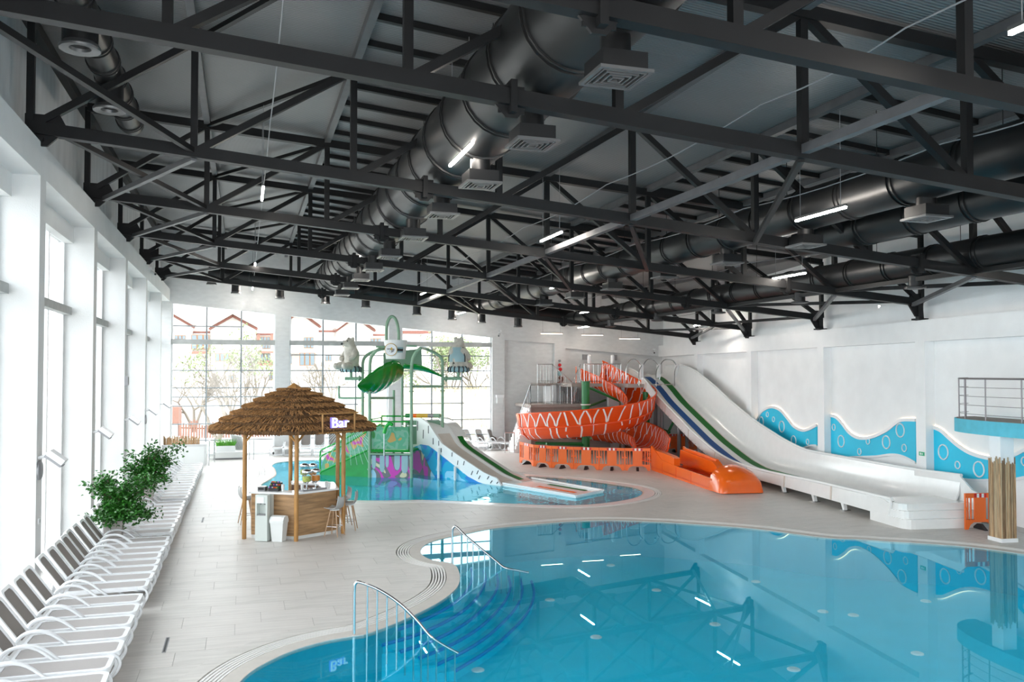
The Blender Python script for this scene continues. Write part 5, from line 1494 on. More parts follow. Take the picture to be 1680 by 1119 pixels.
for a, b_ in zip(cuts, cuts[1:]):
    inn_ = [section(i) for i in range(a, b_ + 1)]; out_ = [section(i, .045) for i in range(a, b_ + 1)]
    MB().grid(inn_, out_).build('chute_segment', REDOR, SP, 50)
for c in cuts[1:-1]:
    p = section(c, .05); q = section(c, .085)
    t = (path[min(NP - 1, c + 1)] - path[c - 1]).normalized()
    MB().grid([[x - t * .04 for x in p], [x + t * .04 for x in p]], [[x - t * .04 for x in q], [x + t * .04 for x in q]]).build('joint_flange', REDOR, SP)
    for k in range(4, 12): MB().ball(q[k], .022, 6, 4).build('bolt', BOLT, SP)
MB().grid([[section(i, .045)[8], section(i, .10)[8] + V(0, 0, .0)] for i in range(NP)], [[section(i, .045)[8] - V(0, 0, .035), section(i, .10)[8] - V(0, 0, .035)] for i in range(NP)]).build('side_seam', REDOR, SP)
for k_e in (0, 11):
    MB().tube([section(i)[k_e] for i in range(NP)], .035, 6).build('rim', REDOR, SP, 60)
def surf(u, v, off):
    u = max(0, min(1, u)); i = u * (NP - 1); i0 = min(NP - 2, int(i)); f = i - i0
    k = max(0, min(10.999, v)); k0 = int(k); g = k - k0
    A, B_2 = section(i0, off), section(i0 + 1, off)
    return A[k0].lerp(A[k0 + 1], g).lerp(B_2[k0].lerp(B_2[k0 + 1], g), f)
rs = random.Random(9)
def stripe(us, vs_, off, w):
    a = []; b_ = []; ts = set(q / 8 for q in range(9)); nk = len(us) - 1
    for k in range(nk):
        lo, hi = sorted((vs_[k], vs_[k + 1]))
        for vv in range(int(lo), int(hi) + 2):
            if lo < vv < hi: ts.add((k + (vv - vs_[k]) / (vs_[k + 1] - vs_[k])) / nk)
    for t in sorted(ts):
        kk = t * (len(us) - 1); k0 = min(len(us) - 2, int(kk)); g = kk - k0
        u = us[k0] + (us[k0 + 1] - us[k0]) * g; v = vs_[k0] + (vs_[k0 + 1] - vs_[k0]) * g
        a.append(surf(u - w, v, off)); b_.append(surf(u + w, v, off))
    MB().grid([[x, y] for x, y in zip(a, b_)]).build('crack_stripe', STRIPE, SP)
u = .01
while u < .985:
    w = .0012
    for off in (.060, -.010):
        j = rs.uniform(-.006, .006)
        if rs.random() < .6:
            stripe([u, u + j, u + j * .5], [3.2, 6.3, 8.4], off, w)
            sp_ = rs.uniform(.006, .010)
            stripe([u + j * .5, u - sp_ * .3, u - sp_], [8.4, 9.6, 10.95], off, w); stripe([u + j * .5, u + sp_ * .3, u + sp_], [8.4, 9.6, 10.95], off, w)
        else:
            stripe([u, u + j, u - j, u + j], [3.2, 6, 8.5, 10.95], off, w)
        stripe([u, u - j], [3.2, 0.05], off, w)
    u += rs.uniform(.015, .021)
def post(p, h, r, lab=None, par=SP):
    o = MB().lathe([(r + .12, 0), (r + .12, .03), (r, .04), (r, h)], p, 16).build('green_post', GREENP, par, 40)
    for z in (.9, h * .68): MB().lathe([(r, 0), (r + .05, .0), (r + .05, .05), (r, .05)], (p[0], p[1], z), 16, cap=False).build('collar', STRIPE, o)
    MB().lathe([(r + .02, 0), (r + .02, .04)], (p[0], p[1], h), 16).build('cap', GREENP, o)
post(C0, 3.55, .20); P2 = rel(3.15, 1.0, 0); post(P2, 3.0, .17)
def arm(a, b_, r=.06): MB().tube([a, b_], r, 8).build('green_arm', GREENP, SP, 50)
arm(C0 + V(0, 0, 3.35), rel(2.0, 1.4, 2.5)); arm(C0 + V(0, 0, 1.0), rel(0, -2.6, .98)); arm(C0 + V(0, 0, .52), rel(-2.5, -.1, .55)); arm(C0 + V(0, 0, .45), rel(-2.0, -1.3, .62))
arm(C0 + V(0, 0, 2.3), rel(1.2, 2.0, 2.6)); arm(P2 + V(0, 0, 1.7), rel(2.7, -.2, 1.82)); arm(P2 + V(0, 0, 1.5), rel(4.2, .2, 1.05)); arm(rel(4.6, .2, 2.0), rel(3.6, .2, .1))
arm(C0 + V(0, 0, .4), rel(.1, 2.0, .5)); arm(P2 + V(0, 0, .4), rel(2.2, .4, .42))
# start box
b0_ = path[0]
MB().box(b0_ + V(RT[0], RT[1], 0) * -.78 + V(0, 0, .42), (.06, .7, 1.0), -.35).build('start_cheek', ORANGE, SP); MB().box(b0_ + V(RT[0], RT[1], 0) * .72 + V(0, 0, .42), (.06, .7, 1.0), -.35).build('start_cheek', ORANGE, SP)

# run-out trough
ra, rb = PZ(1068, 771, 0), PZ(1168, 806, 0); rd = (rb - ra).normalized(); rn = V(-rd.y, rd.x, 0)
if rn.x < 0: rn = -rn
RO = thing('slide_run_out', tuple(ra), 'bright orange run-out trough at the end of the spiral slide', 'slide run-out')
RW = 1.38; RL = (rb - ra).length
def rp(a, s_, z): return ra + rd * a + rn * s_ + V(0, 0, z)
MB().prism([rp(0, 0, .0), rp(RL, 0, .0), rp(RL, 0, .42), rp(RL * .5, 0, .46), rp(RL * .2, 0, .55), rp(.1, 0, .98), rp(0, 0, 1.0)], rn * .06).build('near_wall', ORANGE, RO)
MB().prism([rp(0, RW, .0), rp(RL, RW, .0), rp(RL, RW, .45), rp(RL * .55, RW, .5), rp(.0, RW, .95)], rn * .06).build('far_wall', ORANGE, RO)
MB().prism([rp(0, 0, .12), rp(RL, 0, .06), rp(RL, RW, .06), rp(0, RW, .12)], (0, 0, .04)).build('bed', REDOR, RO)
MB().prism([rp(.3, .02, .5), rp(RL * .42, .02, .45), rp(RL * .42, .02, .74), rp(RL * .36, .02, .80), rp(.2, .02, .86)], rn * .24).build('inner_shoulder', ORANGE, RO)
MB().prism([rp(.4, RW - .3, .3), rp(RL * .68, RW - .3, .3), rp(RL * .68, RW - .3, .5), rp(RL * .60, RW - .3, .72), rp(.5, RW - .3, .86)], rn * .30).build('inner_shoulder', ORANGE, RO)
MB().tube(cat_rom([rp(.5, RW - .1, .87), rp(RL * .3, RW - .1, .84), rp(RL * .60, RW - .1, .74)], 4), .07, 8).build('shoulder_rim', ORANGE, RO, 50)
rows = []
for i in range(9):                                     # domed end cap
    a = math.pi * i / 8
    rows.append([rp(RL - .15 + .95 * q ** .0 * (0 if k == 0 else 1) * 0 + .95 * math.sin(k / 6 * math.pi / 2), RW / 2 + .06 - (RW / 2 + .10) * math.cos(a) * (1 - .10 * (k / 6) ** 2), .02 + .86 * (math.sin(a) ** .55) * math.cos(k / 6 * math.pi / 2) ** .6) for k in range(7) for q in (1,)])
MB().grid(rows).build('end_dome', ORANGE, RO, 60)
rows2 = [[rp(RL - .15, RW / 2 + .06 - (RW / 2 + .10) * math.cos(math.pi * i / 8), .02 + .86 * (math.sin(math.pi * i / 8) ** .55)), rp(RL - .15, RW / 2 + .06 - (RW / 2 + .10) * math.cos(math.pi * i / 8), .02)] for i in range(9)]
MB().grid(rows2).build('end_dome_face', REDOR, RO)
for s_ in (.2, .75, 1.3):
    MB().ball(rp(RL + .62, s_, .22), .03, 6, 4).build('bolt', ALU, RO)
for a in (.22, .46, .7): MB().bar(rp(RL * a, -.004, .04), rp(RL * a, -.004, .42), .03, .012, tuple(rn)).build('panel_joint', REDOR, RO)

# ================================================================== orange folding barriers
def make_barrier():
    t = thing('safety_barrier', (0, 0, 0), '', 'barrier', 'orange barriers', local=True)
    W_, H = 1.0, .92
    mb = MB(); mb.span(-.19, .19, -.02, .02, .18, H - .12); mb.build('solid_panel', BARR, t)
    mb = MB(); mb.span(-W_ / 2, W_ / 2, -.022, .022, H - .12, H); mb.span(-W_ / 2, W_ / 2, -.022, .022, .18, .25)
    pts = [V(a, -.02, z) for a, z in ((-W_ / 2, 0), (-W_ / 2 + .10, 0), (-W_ / 2 + .17, .12), (-.22, .18), (.22, .18), (W_ / 2 - .17, .12), (W_ / 2 - .10, 0), (W_ / 2, 0), (W_ / 2, .25), (-W_ / 2, .25))]
    mb.prism(pts, (0, .04, 0)); mb.build('frame', BARR, t)
    for s_ in (-1, 1):
        MB().span(s_ * .485 - .018, s_ * .485 + .018, -.025, .025, 0, H).build('edge_post', BARR, t)
        MB().span(s_ * .405 - .013, s_ * .405 + .013, -.018, .018, .22, H - .1).build('slat', BARR, t)
        MB().span(s_ * .30 - .014, s_ * .30 + .014, -.018, .018, .22, H - .1).build('slat', BARR, t)
        MB().span(min(s_ * .40, s_ * .485), max(s_ * .40, s_ * .485), -.018, .018, .50, .56).build('crosspiece', BARR, t)
    for k in range(5): MB().span(-.20 + k * .08, -.12 + k * .08, -.029, -.022, H - .11, H - .01).build('reflector', RED if k % 2 == 0 else REFW, t)
    mb = MB(); mb.prism([V(-.05, -.26, 0), V(-.05, .26, 0), V(-.05, .06, .14), V(-.05, -.06, .14)], (.10, 0, 0)); mb.build('foot', BLACKP, t)
    return t
BRR = make_barrier(); firstb = True
def put_barrier(a, b_, lab):
    global firstb
    o = BRR if firstb else copy_tree(BRR); firstb = False
    d = b_ - a; o.location = ((a + b_) / 2); o.rotation_euler = (0, 0, math.atan2(d.y, d.x)); o.scale = (d.length * .985, 1, 1); o['label'] = lab
bp = [PZ(x, y, 0) for x, y in [(853, 758.5), (876, 765), (905, 767.5), (941, 769.5), (983, 771), (1025, 772), (1067, 772.5)]]
for i, (a, b_) in enumerate(zip(bp, bp[1:])):
    put_barrier(a, b_, 'orange folding safety barrier, %s from the left below the spiral slide' % ORD[i])
put_barrier(PZ(843, 737.5, 0), PZ(851, 738.5, 0) + V(.5, -.1, 0), 'orange safety barrier standing alone by the stairs')
for i, (x, y) in enumerate([(1090, 742), (1108, 742), (1128, 744)]):
    a = PZ(x, y, 0); put_barrier(a, a + V(.95, -.25, 0), 'orange safety barrier behind the orange run-out, %s from the left' % ORD[i])
a = PP(1588, 826, (18.1, 16.9, 0), (0, 1, 0)); put_barrier(V(17.62, 17.45, 0), V(18.45, 17.3, 0), 'orange safety barrier behind the bamboo clad column')

# ================================================================== white two-lane slide along the right wall
g0 = V(16.47, 19.41, 0)
RI = -RN                                                   # from the wall into the room
def nr(x, y): return PP(x, y, tuple(g0), tuple(RN))
W2 = 1.98
def fr_w(x, y): return PP(x, y, tuple(g0 + RN * W2), tuple(RN))
near_t = sorted([(p.y, p.z) for p in [nr(x, y) for x, y in [(1034, 604), (1046, 610), (1060, 624), (1077, 647), (1100, 671), (1140, 712), (1175, 741), (1200, 756), (1232, 767), (1265, 775), (1340, 790), (1400, 804), (1436, 812)]]])
far_t = sorted([(p.y, p.z) for p in [fr_w(x, y) for x, y in [(1100, 599), (1116, 599), (1134, 606), (1165, 631), (1200, 664), (1235, 692), (1280, 721), (1312, 737), (1400, 753), (1500, 770), (1573, 779)]]])
WSL = thing('white_water_slide', tuple(g0), 'long white two-lane water slide with blue and green lanes beside the wave wall', 'slide')
ytop = near_t[-1][0]; yend = 18.55
stn = [yend + (ytop - yend) * k / 56 for k in range(57)]
def wp(y, s_, z):
    b_ = g0 + RD * ((y - g0.y) / RD.y); return V(b_.x, b_.y, z) + RN * s_
def zn(y): return lerp_tab(near_t, y)
def smooth_tab(f, y, d=.5): return (f(y - d) + 2 * f(y) + f(y + d)) / 4
def zbed(y): return max(.30, smooth_tab(zn, y) - .34)
def zf(y): return max(smooth_tab(lambda q: lerp_tab(far_t, q), y), zbed(y) + .5)
SECT = [(.0, None), (.05, .0), (.13, -.22), (.26, -.31), (.48, -.33), (.50, -.33), (.84, -.33), (.86, -.33), (.95, -.27), (1.04, -.27), (1.10, -.33), (1.14, -.33), (1.48, -.33), (1.52, -.32)]
rows = []; und = []
for y in stn:
    r = []
    zt = smooth_tab(zn, y)
    zb_ = zbed(y)
    for s_, h in SECT:
        z = zt if h is None else (zt if h == 0 else max(zb_ + (h + .33), .30) if h > -.34 else zb_)
        if h == -.22: z = zb_ + .14
        r.append(wp(y, s_, z))
    zw = zf(y)
    for q, (ds, fz) in enumerate([(.16, .05), (.32, .22), (.42, .5), (.48, .8), (.52, 1.0)]):
        r.append(wp(y, 1.50 + ds, zb_ + (zw - zb_) * fz))
    rows.append(r); und.append([p - V(0, 0, .05) + (RN * .03 if k > 15 else V(0, 0, 0)) for k, p in enumerate(r)])
for i, (a, b_) in enumerate([(0, 8), (8, 16), (16, 24), (24, 32), (32, 40), (40, 48), (48, 56)]):
    MB().grid(rows[a:b_ + 1], und[a:b_ + 1]).build('chute_segment', SLIDEW, WSL, 40)
def strip(k0, k1, m, i0, i1, nm='lane_stripe'):
    MB().grid([[r[k0] + V(0, 0, .006), r[k1] + V(0, 0, .006)] for r in rows[i0:i1]]).build(nm, m, WSL, 60)
strip(5, 6, LANEB, 12, 55); strip(11, 12, LANEG, 12, 55); strip(3, 4, SLIDEE, 20, 57, 'cream_band'); strip(12, 13, SLIDEE, 22, 57, 'cream_band')
def strip2(k0, k1, m, i0, i1, nm):
    MB().grid([[r[k0] + V(0, 0, .006) + RI * .006, r[k1] + V(0, 0, .006) + RI * .006] for r in rows[i0:i1]]).build(nm, m, WSL, 60)
strip2(2, 3, SLIDEE, 24, 57, 'cream_band')
# outer skirt with panel joints and feet
def zsk(y): return max(.22, smooth_tab(zn, y) - .40) if y > 27.0 else .22
for i in range(0, 56, 7):
    a = stn[i:i + 8]
    MB().grid([[wp(y, -.0, smooth_tab(zn, y) + .0), wp(y, -.03, zsk(y))] for y in a], [[wp(y, -.05, smooth_tab(zn, y) + .0), wp(y, -.08, zsk(y))] for y in a]).build('outer_skirt', SLIDEW, WSL, 50)
    y = a[-1]; MB().bar(wp(y, -.07, smooth_tab(zn, y) - .02), wp(y, -.09, zsk(y) + .01), .06, .03, tuple(RN)).build('joint_flange', SLIDEE, WSL)
MB().tube([wp(y, -.02, smooth_tab(zn, y)) for y in stn], .05, 8).build('near_rim', SLIDEW, WSL, 60)
MB().tube([r[-1] for r in rows], .045, 8).build('far_rim', SLIDEW, WSL, 60)
for i in range(20, 56):
    MB().ball(wp(stn[i], -.085, zsk(stn[i]) + .06), .018, 6, 4).build('bolt', GREYP, WSL)
for y in (20.9, 22.6, 24.6, 26.6):
    MB().prism([wp(y, -.02, .24), wp(y + .16, -.02, .24), wp(y + .03, -.02, .0), wp(y - .06, -.02, .0)], RN * .1).build('foot', SLIDEW, WSL)
    MB().box(wp(y - .02, .03, .015), (.22, .22, .03)).build('foot_plate', STAIN, WSL)
for y in (29.5, 32.5, 35.2, 37.5):
    for s_ in (.25, 1.5):
        p = wp(y, s_, 0); MB().tube([p, p + V(0, 0, zbed(y) - .04)], .08, 10).build('support_post', GREYP, WSL, 50)
# end tub: three stepped tiers
for k, (ins, z0_, z1_) in enumerate([(0, 0, .24), (.16, .24, .43), (.30, .43, .60)]):
    L0 = .0
    pts = []
    ya, yb, r = 19.42, 17.85 + ins, .28
    for y, s_ in ((ya, -.10), (yb + r, -.10 + ins * .3)): pts.append((y, s_))
    for q in range(1, 5):
        a = q / 4 * math.pi / 2; pts.append((yb + r - r * math.sin(a), -.10 + ins * .3 + r - r * math.cos(a)))
    pts += [(yb, W2 + .06), (ya, W2 + .06)]
    MB().prism([wp(y, s_, z0_) for y, s_ in pts], (0, 0, z1_ - z0_)).build('end_tier', SLIDEW, WSL)
zr = zn(19.6)
ra_ = [wp(19.6, -.09, .22), wp(18.6, -.09, .22), wp(18.48, -.09, .60), wp(18.6, -.09, zr - .10), wp(18.9, -.09, zr - .02), wp(19.6, -.09, zr)]
MB().prism(ra_, RN * .05).build('end_cheek', SLIDEW, WSL)
fa = [fr_w(x, y) for x, y in [(1500, 770), (1573, 779), (1593, 803), (1606, 811), (1612, 824), (1613, 836), (1500, 836)]]
MB().prism(fa, RN * .05).build('end_cheek', SLIDEW, WSL)

# ================================================================== slide tower: stairs, decks, railings
TWM = mat('tower_render', (0.42, 0.37, 0.34), 0.85, var=0.05)
TD = thing('slide_tower', (17, 42, 0), 'stair tower with steel railings feeding the slides by the end wall', 'tower')
DZ = 3.46; L1Z = 2.40
xa = PY(868, 660, 41.2).x; xb = PY(958, 660, 41.2).x
MB().span(xb - 1.0, 21.6, 40.4, YF - .02, DZ - .16, DZ).build('upper_deck', TWM, TD)
MB().span(xa, xb + .3, 40.9, YF - .02, L1Z - .15, L1Z).build('landing', TWM, TD)
MB().span(xa + .02, 18.3, 41.1, 41.25, 0, L1Z - .15).build('front_wall', TWM, TD)
MB().span(18.3, 21.3, 41.3, 41.5, 0, DZ - .16).build('tower_wall', WALL, TD)
MB().span(18.9, 19.4, 40.9, 41.3, 0, DZ - .16).build('timber_post', HWOOD, TD)
x0_ = PY(838, 735, 41.6).x
for k in range(13):
    a = x0_ + (xa - x0_) * k / 13
    MB().span(a, xa + .02, 40.95, 42.2, L1Z * k / 14, L1Z * (k + 1) / 14).build('step', WALL, TD)
xu0, xu1 = PY(940, 662, 42.6).x, PY(904, 629, 42.6).x
for k in range(6):
    a = xu0 + (xu1 - xu0) * k / 6; MB().span(xu1 - .1, a, 42.4, YF - .02, L1Z + (DZ - L1Z) * k / 6.5, L1Z + (DZ - L1Z) * (k + 1) / 6.5).build('step', WALL, TD)
xq = PY(880, 629, 42.6).x
MB().span(xq, xu1 - .05, 42.4, YF - .02, DZ - .14, DZ).build('upper_landing', TWM, TD)
def railing(a, b_, h, n, nm='railing', r=.022):
    a, b_ = V(*a), V(*b_); z = V(0, 0, h); o = MB()
    o.tube([a + z, b_ + z], r, 8); rl_ = o.build(nm, STAIN, TD, 50)
    for k in range(n + 1):
        p = a.lerp(b_, k / n); MB().tube([p, p + z], r * (.95 if k in (0, n) else .5), 6).build('baluster', STAIN, rl_, 50)
    MB().tube([a + z * .12, b_ + z * .12], r * .6, 6).build('lower_rail', STAIN, rl_, 50)
y_ = 40.98
railing((x0_ - .5, y_, .0), (x0_ - .02, y_, .0), 1.0, 2); railing((x0_, y_, .15), (xa, y_, L1Z), 1.0, 6); railing((xa, y_, L1Z), (xb + .2, y_, L1Z), 1.0, 8)
railing((xq, 42.42, DZ), (xu1, 42.42, DZ), 1.0, 5); railing((xu1, 42.42, DZ), (xu0, 42.42, L1Z), 1.0, 5)
xd = PY(958, 600, 40.5).x
railing((xd, 40.45, DZ), (PY(1018, 600, 40.5).x, 40.45, DZ), 1.0, 8); railing((PY(938, 631, 41).x, 41, L1Z), (xd, 41, DZ), 1.0, 4)
gx0, gx1 = PY(921, 650, 41.3).x, PY(956, 650, 41.3).x
for k in range(11):
    x = gx0 + (gx1 - gx0) * k / 10; MB().span(x - .03, x + .03, 41.9, 41.95, L1Z + .02, L1Z + 1.0).build('gate_bar', GREYP, TD)
MB().span(gx0, gx1, 41.88, 41.97, L1Z + .98, L1Z + 1.06).build('gate_rail', GREYP, TD)
# white guide posts at the spiral start and hoops over the lanes
for x, y0_p, y1_p in ((967, 608, 583), (1005, 608, 583)):
    p = PY(x, y0_p, 42.1); q = PY(x, y1_p, 42.1)
    MB().tube([V(p.x, 42.1, DZ), V(p.x, 42.1, q.z - .06)], .11, 10).build('guide_post', FRAMEW, TD, 50); MB().ball((p.x, 42.1, q.z - .06), .11, 10, 6).build('guide_post_cap', FRAMEW, TD, 50)
for i, (xa_, xb_) in enumerate(((1027, 1053), (1054, 1081), (1082, 1111))):
    yy = 39.6
    A, B_ = PY(xa_, 600, yy), PY(xb_, 600, yy)
    zt = PY(1080, 591, yy).z; zb_ = DZ - .1
    MB().tube(cat_rom([(A.x, yy, zb_ + .3), (A.x + .03, yy, zt - .35), (A.x + .28, yy, zt), (B_.x - .28, yy, zt), (B_.x - .03, yy, zt - .28)], 5), .032, 8).build('grab_hoop', STAIN, TD, 50)
    MB().tube(cat_rom([(B_.x, yy, zt - .28), (B_.x - .3, yy - .3, zt - .6), (B_.x - .42, yy - .5, zb_ - .05)], 5), .028, 8).build('grab_hoop', STAIN, TD, 50)
    MB().box((B_.x, yy + .05, zt - .55), (.16, .16, .7)).build('hoop_post', FRAMEW, TD)
MB().span(PY(1020, 600, 40).x, PY(1120, 600, 40).x, 39.3, 40.5, DZ - .2, DZ - .02).build('launch_deck', TWM, TD)
for x in (1022, 1075, 1118):
    p = PY(x, 600, 39.5); MB().tube([V(p.x, 39.5, 0), V(p.x, 39.5, DZ - .2)], .1, 10).build('deck_post', GREYP, TD, 50)
# coloured pipe ornament on the end wall
orn = thing('pipe_ornament', tuple(PY(918, 610, YF - .1)), 'coloured wall ornament of red and blue pipe pieces on the end wall pier', 'ornament')
for (x, y, r, m) in [(918, 592, .07, GREYP), (918, 599, .09, RED), (919, 606, .10, RED), (918, 613, .12, BEARV), (919, 620, .1, HBRICK)]:
    p = PY(x, y, YF - .06); MB().lathe([(0, 0), (r, 0), (r * 1.05, .05), (r * .8, .10), (0, .10)], p, 12, (0, -1, 0)).build('disc', m, orn, 40)
p = PY(919, 622, YF - .1); MB().tube(cat_rom([p + V(.08, 0, .12), p + V(.1, 0, -.05), p + V(-.05, -.02, -.22), p + V(-.16, -.04, -.24)], 4), .08, 10).build('bent_pipe', HBRICK, orn, 50)

# ================================================================== blue wave panels with bubbles
WP = lambda x, y, d=0.0: PP(x, y, tuple(rw(20, REC - .05 + d)), tuple(RN))
def wave(i, topc, bot, bubbles, lab):
    tp = cat_rom([WP(x, y) for x, y in topc], 5)
    lo = cat_rom([WP(x, y) for x, y in bot], 5)
    t = thing('wave_panel', tuple(rw(tp[len(tp) // 2].y, REC) + V(0, 0, 1)), lab, 'wall panel', 'wave wall panels')
    MB().prism(tp + lo[::-1], RN * .045).build('blue_board', WAVEB, t)
    MB().grid([[p + V(0, 0, -.05) + RI * .03, p + V(0, 0, .05) + RI * .03] for p in tp], [[p + V(0, 0, -.05) + RN * .03, p + V(0, 0, .05) + RN * .03] for p in tp]).build('white_crest', FRAMEW, t, 60)
    MB().grid([[p + V(0, 0, -.035) + RI * .02, p + V(0, 0, .035) + RI * .02] for p in lo], [[p + V(0, 0, -.035) + RN * .04, p + V(0, 0, .035) + RN * .04] for p in lo]).build('white_base', FRAMEW, t, 60)
    MB().tube([p + RN * .035 + V(0, 0, .055) for p in tp], .009, 5).build('led_strip', WARMLED, t)
    for x, y, r in bubbles:
        c = WP(x, y, -.012); e = WP(x, y + r, -.012); q = abs(c.z - e.z)
        MB().tube([c + RD * (q * math.cos(a * .349)) + V(0, 0, q * math.sin(a * .349)) for a in range(18)], max(.018, q * .11), 6, closed=True).build('bubble_ring', FRAMEW, t, 60)
wave(0, [(1242, 689), (1251, 675), (1265, 668), (1278.6, 672), (1290, 684), (1302, 699), (1316, 706), (1328, 704), (1339.5, 698)], [(1243, 745), (1270, 745), (1300, 740), (1318, 735), (1330, 731), (1339.5, 731)],
     [(1249, 692, 8), (1259, 680, 4), (1269, 688, 4), (1282.6, 700, 9), (1302, 723, 8), (1325, 725, 4.5)], 'blue wave panel with bubble rings, behind the slide slope')
wave(1, [(1362, 682), (1371, 684), (1381, 694), (1392.6, 709), (1406, 717.5), (1420, 719), (1436, 715.5), (1455.5, 706), (1471, 694), (1481, 689), (1502, 689)], [(1362, 752), (1404, 750), (1436, 749), (1459.5, 746), (1475, 747), (1489, 752), (1502, 759)],
     [(1368, 701, 5), (1380, 724, 9.5), (1410, 741, 5), (1424, 724, 5), (1454, 725.6, 10.5), (1477, 706, 11), (1483.5, 735, 6)], 'blue wave panel with seven bubble rings between two wall pillars')
wave(2, [(1531, 701), (1543, 706), (1556.6, 718), (1572, 731), (1592, 743), (1619, 751), (1640, 751), (1665, 746), (1682, 738), (1705, 732)], [(1531, 774), (1560, 781), (1586, 787), (1617, 788), (1667, 786), (1705, 776)],
     [(1547.6, 741.7, 12), (1571, 763, 6), (1606, 770, 12.5), (1681, 757, 7)], 'blue wave panel behind the bamboo clad column')

# ================================================================== round blue platform and bamboo clad column
pf = [V(18.35, 18.15), V(17.85, 17.95), V(17.45, 17.5), V(17.15, 16.7), V(16.98, 15.6), V(16.95, 14.3), V(17.05, 12.8), V(17.35, 11.4), V(18.0, 10.2)]
pe = cat_rom([V(p.x, p.y, 0) for p in pf], 6)
pl = [V(p.x, p.y, 0) for p in pe] + [rw(10.2, .0), rw(18.1, .0)]
PLF = thing('balcony_platform', (17.8, 15, 2.5), 'rounded blue balcony platform with cable railing above the bamboo column', 'platform')
ZS0, ZS1 = 2.50, 2.84
MB().prism([p + V(0, 0, ZS0) for p in pl], (0, 0, ZS1 - ZS0)).build('slab', PLATB, PLF)
c_ = V(17.8, 14.6, 0)
MB().prism([p.lerp(c_, .02) + V(0, 0, ZS1) for p in pl], (0, 0, .012)).build('floor_finish', PLATF, PLF)
rail_pts = [p.lerp(c_, .05) for p in pe]
MB().tube([p + V(0, 0, ZS1 + 1.02) for p in rail_pts], .022, 8).build('top_rail', STAIND, PLF, 50)
for h in (.14, .36, .58, .80): MB().tube([p + V(0, 0, ZS1 + h) for p in rail_pts], .007, 6).build('cable', STAIND, PLF)
for k in range(2, len(rail_pts), 6):
    p = rail_pts[k]; MB().tube([p + V(0, 0, ZS1), p + V(0, 0, ZS1 + 1.02)], .017, 8).build('rail_post', STAIND, PLF, 50)
cx_, cy_ = 17.31, 16.02; rz = -.12
COLM = thing('bamboo_column', (cx_, cy_, 0), 'square white column clad in upright bamboo canes', 'column')
MB().box((cx_, cy_, 1.25), (.36, .36, 2.5), rz).build('core', WALL, COLM)
MB().box((cx_, cy_, .045), (.45, .45, .09), rz).build('plinth', FRAMEW, COLM)
rc = random.Random(4); ca2, sa2 = math.cos(rz), math.sin(rz)
for side in range(4):
    for k in range(13):
        s_ = -.20 + .40 * (k + .5) / 13; d = .198
        a, b_ = [(s_, -d), (d, s_), (s_, d), (-d, s_)][side]
        x, y = cx_ + a * ca2 - b_ * sa2, cy_ + a * sa2 + b_ * ca2; h = rc.uniform(1.82, 2.02)
        MB().tube([(x, y, .09), (x + rc.uniform(-.008, .008), y, h * .5), (x + rc.uniform(-.01, .01), y + rc.uniform(-.006, .006), h)], [.0165, rc.uniform(.0145, .0165), .0155], 6).build('bamboo_cane', rc.choice((BAMB2, BAMB2, BAMB3, BAMB4)), COLM, 50)

# ================================================================== far left corner: cabinet, planter, ledge, posts
cb = thing('planter_cabinet', (-2.5, 39.5, 0), 'pale grey cabinet topped with a bamboo fringe at the end of the lounger row', 'cabinet')
xA, xB = -3.3, PZ(338, 764, 0).x; yA = 39.35; zt = PY(300, 731, yA).z
MB().span(xA, xB, yA, yA + 1.2, 0, zt).build('body', SILLM if False else WALLG, cb)
for k in range(2):
    a = xA + .05 + (xB - xA - .1) * k / 2; MB().span(a, a + (xB - xA - .1) / 2 - .015, yA - .02, yA, .06, zt - .06).build('door', WHITEP, cb)
MB().span(xA - .02, xB + .02, yA - .04, yA + 1.24, zt, zt + .04).build('top', WALLG, cb)
rc = random.Random(8); zc1 = PY(300, 717, yA).z
for k in range(38):
    x = xA + .06 + (xB - xA - .35) * k / 37; MB().tube([(x, yA + .1, zt + .04), (x + rc.uniform(-.01, .01), yA + .1, zc1 + rc.uniform(-.08, .06))], .019, 6).build('bamboo_cane', BAMB2, cb, 50)
gt = thing('glass_gate', tuple(PZ(343, 764, 0)), 'short glass balustrade with two steel posts beside the cabinet', 'balustrade')
p = PZ(342.5, 764, 0); q = p + V(.18, 1.5, 0)
for s_ in (p, q): MB().tube([s_, s_ + V(0, 0, 1.08)], .03, 8).build('post', STAIN, gt, 50)
MB().bar(p + V(0, 0, .55), q + V(0, 0, .55), .012, .95).build('pane', GLASS, gt); MB().tube([p + V(0, 0, 1.08), q + V(0, 0, 1.08)], .025, 8).build('top_rail', STAIN, gt, 50)
le = thing('window_ledge', tuple(PZ(375, 755, 0)), 'low white ledge under the first end window', 'ledge')
a, b_ = PZ(350, 755, 0), PZ(402, 754, 0); yl = a.y
MB().span(a.x, b_.x, yl, yl + 1.1, .08, .32).build('block', WHITEP, le); MB().span(a.x + .05, b_.x - .05, yl + .06, yl + 1.05, 0, .08).build('shadow_gap', GREYP, le)
MB().span(a.x - .02, b_.x + .02, yl - .03, yl + 1.12, .32, .36).build('top', FRAMEW, le)
gp = thing('grass_planter', (a.x + .55, yl + .4, .36), 'white trough planter with bright green grass on the ledge', 'planter')
MB().span(a.x + .1, a.x + .95, yl + .2, yl + .55, .36, .62).build('trough', WHITEP, gp); MB().span(a.x + .13, a.x + .92, yl + .23, yl + .52, .60, .625).build('soil', SOIL, gp)
gb = MB(); rg = random.Random(6)
